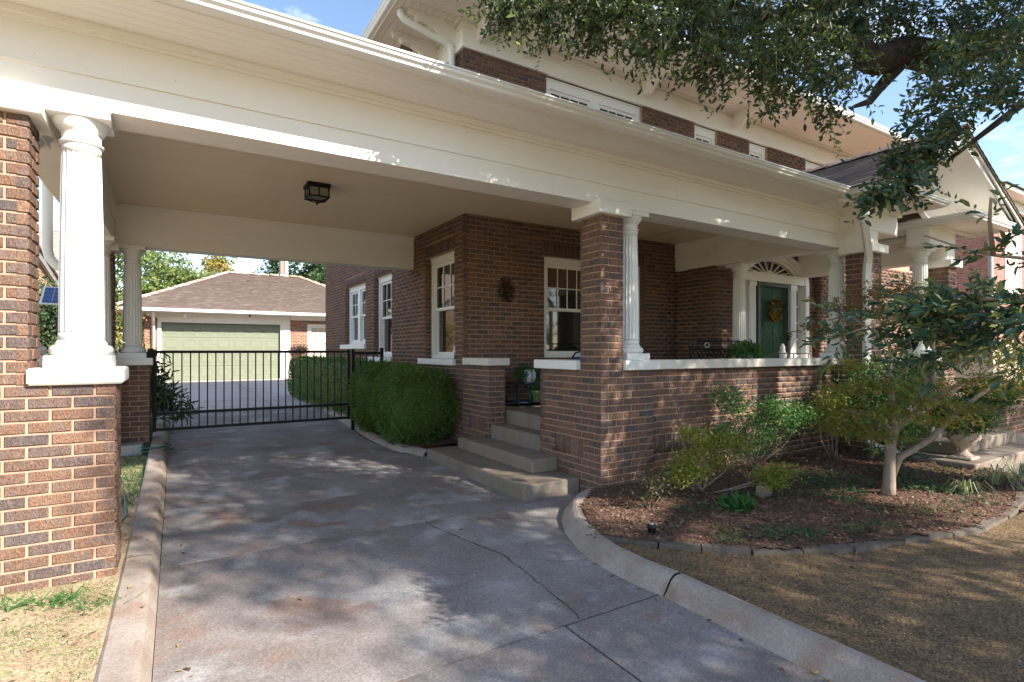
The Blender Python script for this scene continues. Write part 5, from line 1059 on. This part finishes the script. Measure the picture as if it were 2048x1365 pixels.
mb_ = [(4.92, 2.53, 1.67), (5.39, 2.59, 1.78), (5.44, 2.44, 1.64), (5.82, 2.44, 1.86), (5.63, 2.45, 1.90), (5.58, 2.59, 1.7), (4.75, 2.55, 1.5)]
mg_ = [(5.21, 2.59, 1.18), (4.89, 2.43, .98), (5.11, 2.3, 1.02), (5.48, 2.19, 1.01), (5.39, 2.01, .9), (5.5, 1.94, .73), (5.21, 2.11, .82), (5.0, 2.25, .78), (5.0, 2.48, .66), (5.62, 1.98, 1.23), (6.18, 1.99, 1.32), (6.46, 1.93, 1.37), (6.62, 1.84, 1.23), (5.96, 1.89, 1.06),
       (6.41, 1.85, .96), (5.0, 2.3, .60), (6.51, 2.14, 1.42), (5.95, 2.25, 1.6), (6.79, 1.85, 1.56), (6.9, 1.8, 1.3), (6.7, 1.75, 1.0), (6.0, 2.0, .8)]
for cs, m_, k in ((mb_, 'maple_leaf_red', 120), (mg_, 'maple_leaf', 150)):
    c_ = np.repeat(np.array(cs), k, 0); P = c_+RNG.normal(size=(len(c_), 3))*np.array([.13, .12, .035]); leaves('crown', P, rdir(len(P), .35, .4), RNG.normal(size=(len(P), 3))*.5+np.array([0, 0, 1]), RNG.uniform(.035, .065, len(P)), .9, m_, mp_, shape='star', kind='stuff')

def shrub(label, base, blobs, n, leaf, m, stemsn=6, name='shrub', wr=.5, spread=.13, cat='shrub', shape='oval', bark='maple_bark', sr=.008):
    t = thing(name, base, label, cat); b = MB()
    for i in range(stemsn):
        q = blobs[i % len(blobs)]; m_ = (Vector(base)+Vector(q))/2+Vector((random.uniform(-.05, .05), random.uniform(-.05, .05), -.03)); b.tube([Vector(base)+Vector((random.uniform(-.04, .04), random.uniform(-.04, .04), -.02)), m_, q], [sr, sr*.7, sr*.3], 5)
    obj('stems', b, bark, t); c_ = np.repeat(np.array(blobs), n//len(blobs), 0); P = c_+RNG.normal(size=(len(c_), 3))*spread*np.array([1, 1, .6])
    P[:, 2] = np.maximum(P[:, 2], .02)
    leaves('foliage', P, rdir(len(P)), rdir(len(P))+np.array([0, 0, .8]), RNG.uniform(leaf*.6, leaf*1.2, len(P)), wr, m, t, shape=shape, kind='stuff'); return t
shrub('open yellow green shrub with a leaning grey stem, nearest in the bed', (4.10, 3.34, 0), [(3.82, 3.3, .26), (3.72, 3.25, .22), (3.95, 3.35, .34), (4.12, 3.3, .44), (4.05, 3.4, .54), (4.35, 3.3, .47), (4.48, 3.25, .45), (4.5, 2.95, .18), (4.68, 2.9, .22), (4.58, 2.92, .15), (3.9, 3.25, .24), (4.25, 3.3, .30)], 4200, .032, 'shrub_yellow', 11, spread=.07)
shrub('fresh green bushy shrub against the porch wall behind the yellow one', (5.45, 3.70, 0), [(4.95, 3.7, .84), (5.12, 3.7, .70), (5.0, 3.75, .44), (5.35, 3.65, .55), (5.6, 3.6, .70), (5.85, 3.6, .64), (5.45, 3.6, .38), (5.2, 3.65, .26), (6.05, 3.5, .60), (5.75, 3.5, .5)], 3800, .036, 'shrub_green', 10, spread=.09)
shrub('dark sparse reddish shrub beside the kerb end', (3.37, 3.27, 0), [(3.3, 3.25, .1), (3.42, 3.3, .16), (3.36, 3.2, .22), (3.45, 3.2, .12), (3.5, 3.35, .26)], 420, .035, 'dark_red_leaf', 14, spread=.05, bark='mulch_chip', sr=.005)
shrub('leafy bush filling the corner behind the maple trunk', (7.1, 3.3, 0), [(6.9, 3.2, .5), (7.2, 3.3, .75), (7.4, 3.2, .95), (7.1, 3.2, 1.05), (7.5, 3.3, .6), (7.6, 3.1, 1.1), (7.0, 3.3, .8), (7.3, 3.0, .45), (7.75, 3.1, .8)], 8000, .04, 'shrub_green', 8, spread=.16)
shrub('bare-stemmed shrub by the white downspout foot', (6.75, 3.55, 0), [(6.5, 3.5, .62), (6.7, 3.5, .72), (6.85, 3.5, .6), (6.6, 3.45, .45), (6.35, 3.5, .55)], 2400, .030, 'shrub_yellow', 10, spread=.10)
shrub('yellow green bush beyond the urn at the right edge', (9.6, 2.2, 0), [(9.5, 2.6, 1.0), (9.9, 2.5, 1.2), (10.2, 2.6, 1.0), (9.8, 2.4, .8), (10.5, 2.6, 1.3), (10.1, 2.4, 1.5)], 3000, .05, 'shrub_yellow', 6, spread=.2)
shrub('dark ivy mound on top of the brick planter', (10.4, 3.25, .44), [(10.0, 3.2, .55), (10.3, 3.2, .6), (10.6, 3.2, .62), (10.9, 3.2, .6), (10.2, 3.1, .7), (10.6, 3.1, .75)], 2600, .06, 'ivy_leaf', 3, spread=.14, name='ivy_mound', cat='ivy')
shrub('long-leaved drooping shrub behind the gate at the left', (-.55, 10.4, 0), [(-.5, 10.4, 1.0), (-.35, 10.3, .85), (-.3, 10.4, .65), (-.55, 10.5, .75), (-.15, 10.3, .5), (-.6, 10.3, .5), (-.05, 10.35, .35), (-.45, 10.3, 1.15)], 1300, .17, 'ivy_leaf', 8, spread=.13, wr=.16)
shrub('tall dark green shrub seen between the left pier and column', (-1.9, 13, 0), [(-1.7, 12.8, .6), (-2.0, 13, 1.2), (-1.8, 12.8, 1.8), (-2.1, 13, 2.2), (-1.5, 12.8, 1.2), (-1.6, 13, 2.0), (-2.3, 13, 1.6)], 6000, .10, 'far_leaf_dark', 5, spread=.32, cat='shrub', sr=.03)
shrub('sunny yellow green bush left of the garage', (-2.6, 22.5, 0), [(-2.6, 22.3, .8), (-2.3, 22.4, 1.6), (-2.9, 22.4, 2.2), (-2.1, 22.3, .9), (-2.2, 22.5, 2.3), (-1.7, 22.8, 1.4), (-1.6, 23, .7)], 7000, .11, 'far_leaf_yellow', 5, spread=.4, sr=.03)
fn = thing('sword_fern', (6.35, 2.75, 0), 'dark sword fern at the foot of the maple', 'fern'); a = RNG.random(16)*6.283
P = []; D = []
for q in a:
    for i in range(16):
        s_ = i/16; c_ = np.array([6.35+math.cos(q)*.28*s_, 2.72+math.sin(q)*.28*s_, .05+.22*math.sin(s_*2.2)]); 
        for sg in (1, -1): P.append(c_); D.append([-math.sin(q)*sg+math.cos(q)*.4, math.cos(q)*sg+math.sin(q)*.4, -.1])
leaves('fronds', P, D, np.tile([0, 0, 1.], (len(P), 1)), .06, .25, 'ivy_leaf', fn, kind='stuff')
f2 = thing('small_fern', (4.0, 2.86, 0), 'small bright green tuft in the mulch below the yellow shrub', 'plant'); P = np.tile([3.98, 2.86, .02], (170, 1))+RNG.normal(size=(170, 3))*np.array([.05, .04, .0]); leaves('fronds', P, rdir(170)+np.array([0, 0, .7]), rdir(170), .11, .22, 'green_grass', f2, kind='stuff')
for (x, y, l_, s_) in ((6.15, 2.05, 'variegated strap-leaved clump nearest the maple', .3), (6.75, 2.02, 'variegated strap-leaved clump beside the front walk', .42), (7.25, 1.98, 'long trailing strap-leaved clump at the end of the stone edging', .46)):
    t = thing('liriope', (x, y, 0), l_, 'plant', 'strap-leaved clumps by the front walk'); V = []; F_ = []
    for i in range(46):
        a = random.uniform(0, 6.283); w = .006; h = random.uniform(.08, .22)*s_*2.2; R_ = s_*random.uniform(.4, 1)*.8; dx, dy = math.cos(a), math.sin(a); k0 = len(V)
        for j in range(5):
            q = j/4; c_ = (x+dx*(R_*q+.02), y+dy*(R_*q+.02), .01+h*math.sin(min(1, q*1.15)*math.pi*.95)); ww = w*(1-q*.8); V += [(c_[0]-dy*ww, c_[1]+dx*ww, c_[2]), (c_[0]+dy*ww, c_[1]-dx*ww, c_[2])]
        for j in range(4): F_.append((k0+2*j, k0+2*j+1, k0+2*j+3, k0+2*j+2))
    obj('blades', npmesh('blades', V, F_, 'liriope_leaf'), 'liriope_leaf', t, kind='stuff')

# mulch chips, ivy ground cover, gravel, grass, dead leaves
def pip(P, poly):
    x, y = P[:, 0], P[:, 1]; c = np.zeros(len(P), bool); j = len(poly)-1
    for i in range(len(poly)):
        (xi, yi), (xj, yj) = poly[i], poly[j]
        m_ = ((yi > y) != (yj > y)) & (x < (xj-xi)*(y-yi)/(yj-yi+1e-12)+xi); c ^= m_; j = i
    return c
BED = EDG+[(7.6, 2.4), (7.6, 3.9), (3.45, 3.93)]+KO[:5:-1]
def inside(n, poly, z=0.):
    xs = [p[0] for p in poly]; ysn = [p[1] for p in poly]; P = np.c_[RNG.uniform(min(xs), max(xs), n), RNG.uniform(min(ysn), max(ysn), n)]; P = P[pip(P, poly)]; return np.c_[P, np.full(len(P), z)]
def bedz(P): x, y = P[:, 0], P[:, 1]; return .012*(np.sin(x*5.1+y*2)+np.sin(y*6.3-x*3.3)+np.sin(x*11+y*9)*.5)/2
P = inside(26000, BED); n = len(P); P[:, 2] = bedz(P)+RNG.uniform(.002, .012, n); D = np.c_[RNG.normal(size=(n, 2)), RNG.normal(size=n)*.35]
leaves('mulch', P, D, np.c_[RNG.normal(size=(n, 2))*.4, np.ones(n)], RNG.uniform(.012, .045, n), .4, 'mulch_chip', None, fold=.15, shape='quad', kind='stuff')
ivc = [(4.6, 3.0, .3, 200), (5.1, 2.7, .35, 420), (4.9, 2.3, .2, 90), (5.6, 2.9, .4, 420), (6.0, 2.4, .3, 330), (6.2, 2.2, .3, 260), (5.3, 3.1, .4, 330), (6.4, 2.7, .3, 200), (3.35, 2.45, .2, 60), (3.6, 2.3, .16, 110), (3.8, 2.15, .14, 110), (4.15, 2.05, .13, 80), (4.4, 1.98, .13, 70), (3.75, 2.95, .16, 70), (3.5, 3.0, .1, 40), (5.3, 1.9, .25, 80), (5.9, 1.9, .2, 70), (5.0, 2.0, .15, 50), (3.2, 2.35, .1, 40), (6.9, 2.5, .3, 150), (7.0, 2.1, .2, 60)]
P = np.concatenate([np.c_[scatter_disc((x, y), r, k), np.zeros(k)] for x, y, r, k in ivc]); P = P[pip(P, BED)]; n = len(P); P[:, 2] = bedz(P)+RNG.uniform(.015, .06, n)
leaves('ivy_ground_cover', P, rdir(n, 0, .3), RNG.normal(size=(n, 3))*.5+np.array([0, 0, 1]), RNG.uniform(.018, .038, n), .9, 'ivy_leaf', None, shape='star', kind='stuff')
GR = KO[:7]+EDG[:13]+[(8, 1.8), (8, .0), (2.5, .0)]
P = inside(36000, GR); n = len(P); P[:, 2] = -.027; leaves('gravel', P, np.c_[RNG.normal(size=(n, 2)), RNG.normal(size=n)*.3], np.c_[RNG.normal(size=(n, 2))*.7, np.ones(n)], RNG.uniform(.004, .012, n)**1.0*np.where(RNG.random(n) < .04, 1.8, 1), .8, 'pebble', None, fold=-.8, kind='stuff')
P = np.concatenate([inside(170, GR, -.02), inside(160, BED, .02)]); n = len(P); leaves('fallen_twigs', P, np.c_[RNG.normal(size=(n, 2)), RNG.normal(size=n)*.1], np.tile([0, 0, 1.], (n, 1)), RNG.uniform(.03, .1, n), .06, 'twig_bark', None, shape='quad', kind='stuff')
LW = [(-1.6, 1.2), (-.29, 1.2), (-.29, 3.95), (-1.6, 3.95)]
P = inside(46000, LW); n = len(P); cl2 = np.sin(P[:, 0]*9+1)*np.sin(P[:, 1]*8+.5)+RNG.normal(size=n)*.6; P = P[cl2 > -.25]; n = len(P); P[:, 2] = -.012
leaves('grass', P, rdir(n, 0, .4)+np.array([0, 0, .55]), rdir(n), RNG.uniform(.01, .03, n), .16, 'grass_blade', None, shape='tri', kind='stuff')
P = np.concatenate([np.c_[RNG.normal(size=(k, 2))*np.array([.06, .05])+np.array([x, y]), np.full(k, -.01)] for x, y, k in ((-.72, 2.42, 260), (-.86, 2.6, 160), (-.62, 2.22, 160), (-.95, 2.75, 80), (-.5, 2.35, 90), (-.52, 3.7, 120), (-.36, 3.55, 50), (-.75, 3.75, 60))]); n = len(P)
leaves('grass_tufts', P, rdir(n, 0, .3)+np.array([0, 0, .6]), rdir(n), RNG.uniform(.03, .11, n), .09, 'green_grass', None, shape='tri', kind='stuff')
P = inside(9000, [(-1.2, 5.6), (-.29, 5.6), (-.29, 10.6), (-1.2, 10.6)], -.01); n = len(P); leaves('shade_grass', P, rdir(n, 0, .4)+np.array([0, 0, .6]), rdir(n), RNG.uniform(.02, .06, n), .2, 'green_grass', None, shape='tri', kind='stuff')
P = inside(3000, [(-1.0, 9.5), (-.29, 9.5), (-.29, 12.5), (-1.0, 12.5)], -.01); n = len(P); leaves('bright_grass', P, rdir(n, 0, .4)+np.array([0, 0, .9]), rdir(n), RNG.uniform(.1, .3, n), .06, 'green_grass', None, shape='tri', kind='stuff')
P = np.concatenate([inside(120, LW, .0), inside(160, [(-.9, 4.3), (-.3, 4.3), (-.3, 6), (-.9, 6)], .0), inside(220, GR, -.022), inside(500, BED, .02), np.c_[RNG.uniform(0, 2.4, 12), RNG.uniform(1.6, 5, 12), np.full(12, -.096)], np.c_[.01+np.abs(RNG.normal(size=26))*.03, RNG.uniform(2.2, 5, 26), np.full(26, -.096)], np.c_[2.37-np.abs(RNG.normal(size=30))*.05, RNG.uniform(.8, 2.9, 30), np.full(30, -.096)], np.c_[RNG.uniform(-.25, -.1, 6), RNG.uniform(2, 5, 6), np.full(6, .006)]]); n = len(P)
leaves('fallen_leaves', P, np.c_[RNG.normal(size=(n, 2)), RNG.normal(size=n)*.15], RNG.normal(size=(n, 3))*.3+np.array([0, 0, 1]), RNG.uniform(.008, .042, n), .45, 'dead_leaf', None, fold=.3, kind='stuff')

# ================================================================ background
def far_tree(label, c, r, n, leaf, m, trunk=True, cat='tree', name='tree'):
    t = thing(name, (c[0], c[1], 0), label, cat)
    if trunk:
        b = MB().tube([(c[0], c[1], 0), (c[0]+.1, c[1], c[2]*.5), (c[0], c[1], c[2])], [.25, .18, .08], 8)
        for i in range(6): d = Vector((random.uniform(-1, 1)*r[0]*.6, random.uniform(-1, 1)*r[1]*.5, random.uniform(.1, .6)*r[2])); b.tube([(c[0], c[1], c[2]*.55), Vector((c[0], c[1], c[2]*.8))+d*.4, Vector((c[0], c[1], c[2]*.8))+d], [.1, .06, .02], 6)
        obj('trunk', b, 'oak_bark', t)
    k = 42; cc = blob(c, r, k, .25); rr = min(r)*RNG.uniform(.22, .45, k); P = np.repeat(cc, n//k, 0)+unit(RNG.normal(size=(n//k*k, 3)))*np.repeat(rr, n//k)[:, None]*RNG.random((n//k*k, 1))**.4
    leaves('crown', P, rdir(len(P), .1), rdir(len(P))+np.array([0, 0, .5]), RNG.uniform(leaf*.6, leaf*1.2, len(P)), .6, m, t, shape='quad', kind='stuff')
far_tree('large green tree behind the left end of the garage', (-2.4, 39, 4.6), (4.6, 3, 3.3), 15000, .26, 'far_leaf_green')
far_tree('rounded green tree right behind the garage hip', (.8, 37, 3.8), (3.0, 2.5, 2.3), 9000, .24, 'far_leaf_green')
far_tree('small yellowing tree above the left garage hip', (2.6, 41, 5.9), (1.3, 1.3, 2.0), 4200, .22, 'far_leaf_yellow')
far_tree('dark green tree behind the utility pole', (7.2, 43, 7.2), (3.6, 3, 3.3), 13000, .26, 'far_leaf_dark')
far_tree('broad dark tree over the right end of the garage roof', (11.5, 40, 6.0), (4.2, 3, 3.4), 11000, .26, 'far_leaf_dark')
far_tree('distant tree at the far left behind the neighbour', (-9, 42, 5), (4, 3, 3), 5000, .3, 'far_leaf_green')
po = thing('utility_pole', (5.95, 38, 0), 'brown wooden utility pole with a pale pipe behind the garage', 'utility pole'); obj('pole', MB().tube([(5.85, 38, 0), (5.85, 38, 11)], .17, 10), 'wood_pole', po); obj('pipe', MB().tube([(6.1, 37.85, 0), (6.1, 37.85, 9)], .12, 8), 'pole_pipe', po)
for k, (za, zb, l_) in enumerate(((6.20, 7.95, 'upper overhead wire above the garage roof'), (5.65, 6.75, 'lower overhead wire just above the garage roof'), (7.0, 8.6, 'faint topmost overhead wire'))):
    b = MB().tube([(-8+i*1.75, 38.2+k*.1, za+(zb-za)*((-8+i*1.75+4)/12)-.12*math.sin(math.pi*i/8)) for i in range(9)], .022 if k < 2 else .012, 5); o = obj('overhead_wire', b, 'wire'); o['label'] = l_; o['category'] = 'wire'; o['group'] = 'overhead wires behind the garage'
nh = thing('neighbour_house', (-7, 25, 0), 'tan brick neighbouring house with a low shingle roof at the far left', 'house')
w_ = MB().prism([(18, -.1), (32, -.1), (32, 2.3), (25, 2.78), (20, 3.72), (18, 4.05)], -7, -3.26, 'x'); obj('wall', w_, 'pale_mortar', nh)
F = Face(-3.25, 18, math.pi/2, 8.5, 0, 3.9); F.out = [q for q in F.out if q[2] < 3.68-(q[1]-20)*.19]; lay([F], nh, 0, m='tan_brick')
b = MB(); b.prism([(17.8, 4.06), (20, 3.70), (25, 2.76), (32, 2.28), (32, 2.46), (25, 2.96), (20, 3.90), (17.8, 4.26)], -3.24, -3.15, 'x'); obj('rake_board', b, 'grey_stone', nh)
b = MB(); b.prism([(17.8, 4.265), (20, 3.905), (25, 2.965), (32, 2.465), (32, 2.53), (25, 3.03), (20, 3.97), (17.8, 4.33)], -7.1, -3.10, 'x'); obj('low_roof', b, 'dark_shingle', nh)
V = []; F_ = []
for r in range(26):
    q0, q1 = r/26, (r+1)/26; y0, y1 = 23.5+9.5*q0, 23.5+9.5*q1; z0, z1 = 2.6+4.4*q0+.03, 2.6+4.4*q1+.01; x = -14
    while x < -2.9: w = random.uniform(.2, .4); k = len(V); V += [(x, y0, z0), (x+w, y0, z0), (x+w, y1, z1), (x, y1, z1)]; F_.append((k, k+1, k+2, k+3)); x += w
obj('shingles', npmesh('shingles', V, F_, 'asphalt_shingle'), 'asphalt_shingle', nh, kind='stuff')
b = MB(); b.add([(-14, 23.5, 2.58), (-2.8, 23.5, 2.58), (-2.8, 33, 6.98), (-14, 33, 6.98), (-14, 42, 2.58), (-2.8, 42, 2.58)], [(0, 1, 2, 3), (3, 2, 5, 4)]); obj('roof', b, 'asphalt_shingle', nh)
so3 = thing('solar_panel', (-1.32, 9.6, 2.0), 'small blue solar panel on a post left of the carport', 'solar panel')
b = MB(); c0 = Vector((-1.36, 9.5, 2.05)); u_, v_ = Vector((1, .1, 0)).normalized()*.16, Vector((.1, .45, .85)).normalized()*.13
def quad3(b, c, u, v, t=.012): n_ = u.cross(v).normalized()*t; vs = [c-u-v, c+u-v, c+u+v, c-u+v]; b.add([p-n_ for p in vs]+[p+n_ for p in vs], [(3, 2, 1, 0), (4, 5, 6, 7), (0, 1, 5, 4), (1, 2, 6, 5), (2, 3, 7, 6), (3, 0, 4, 7)])
quad3(b, c0, u_*1.08, v_*1.08); obj('frame', b, 'gutter_metal', so3)
nrm = u_.cross(v_).normalized(); sgn = -1 if nrm.y > 0 else 1
for i in range(3):
    for j in range(4): b = MB(); quad3(b, c0+nrm*sgn*.016+u_*((i-1)*.64)+v_*((j-1.5)*.48), u_*.3, v_*.22, .002); obj('solar_cell', b, 'solar_cell', so3)
obj('post', MB().tube([(-1.36, 9.53, 0), (-1.36, 9.53, 2.04)], .018, 6), 'black_iron', so3)
ph = thing('pink_brick_house', (31, 12, 0), 'pink brick two-storey neighbouring house seen beyond the gable at the right', 'house')
obj('wall', MB().box(26.11, 44, 8.01, 20, -.1, 6.85), 'pale_mortar', ph); lay([Face(26.1, 8, 0, 6, 1.6, 6.8, holes=[(1.6, 3.4, 3.6, 6.4)]), Face(26.1, 12, -math.pi/2, 4, 1.6, 6.8)], ph, 0, m='pink_brick')
b = MB(); b.box(25.9, 44, 7.8, 8.0, 6.82, 7.25); b.box(25.3, 44, 7.3, 7.85, 7.2, 7.35); b.box(25.9, 26.1, 8.01, 20, 6.82, 7.25); b.box(25.3, 25.9, 7.86, 20, 7.2, 7.34); obj('cornice', b, 'cream_paint', ph)
b = MB(); b.add([(25.2, 7.2, 7.36), (44, 7.2, 7.36), (40, 14, 9.3), (30, 14, 9.3), (25.2, 20, 7.36)], [(0, 1, 2, 3), (0, 3, 4)]); obj('roof', b, 'dark_shingle', ph)
window(ph, 27.7, 29.5, 3.6, 6.4, 7.97, 1, 1, fw=.16, mull=28.6, glass='pale_glass', label='white paired sash window in the pink brick wall')
obj('downspout', MB().tube([(25.95, 7.9, 7.2), (25.95, 7.9, 0)], .09, 6), 'grey_stone', ph)
far_tree('street tree behind the pink brick house', (22, 30, 5), (6, 4, 4), 5000, .35, 'far_leaf_dark')

# trees and houses across the street, behind the camera: they are what the windows and the storm door reflect
for i, (x, y, h) in enumerate(((-14, -32, 5), (-4, -36, 6), (6, -33, 5.5), (17, -35, 6), (28, -32, 5), (40, -30, 6), (33, -10.5, 3.6), (43, -16, 4.2), (56, -24, 5), (30, -17, 3.5))):
    far_tree(['round street tree across the road, first from the west', 'tall street tree across the road, second from the west', 'street tree across the road opposite the carport', 'tall street tree across the road opposite the front door', 'round street tree across the road opposite the pink house', 'last street tree to the east across the road', 'bushy front yard tree of the pink brick house', 'second front yard tree beyond the pink brick house', 'farthest tree down the street to the east', 'kerbside tree in front of the pink brick house'][i], (x, y, h), (5.5, 4, 4.2), 4200, .5, 'far_leaf_dark')
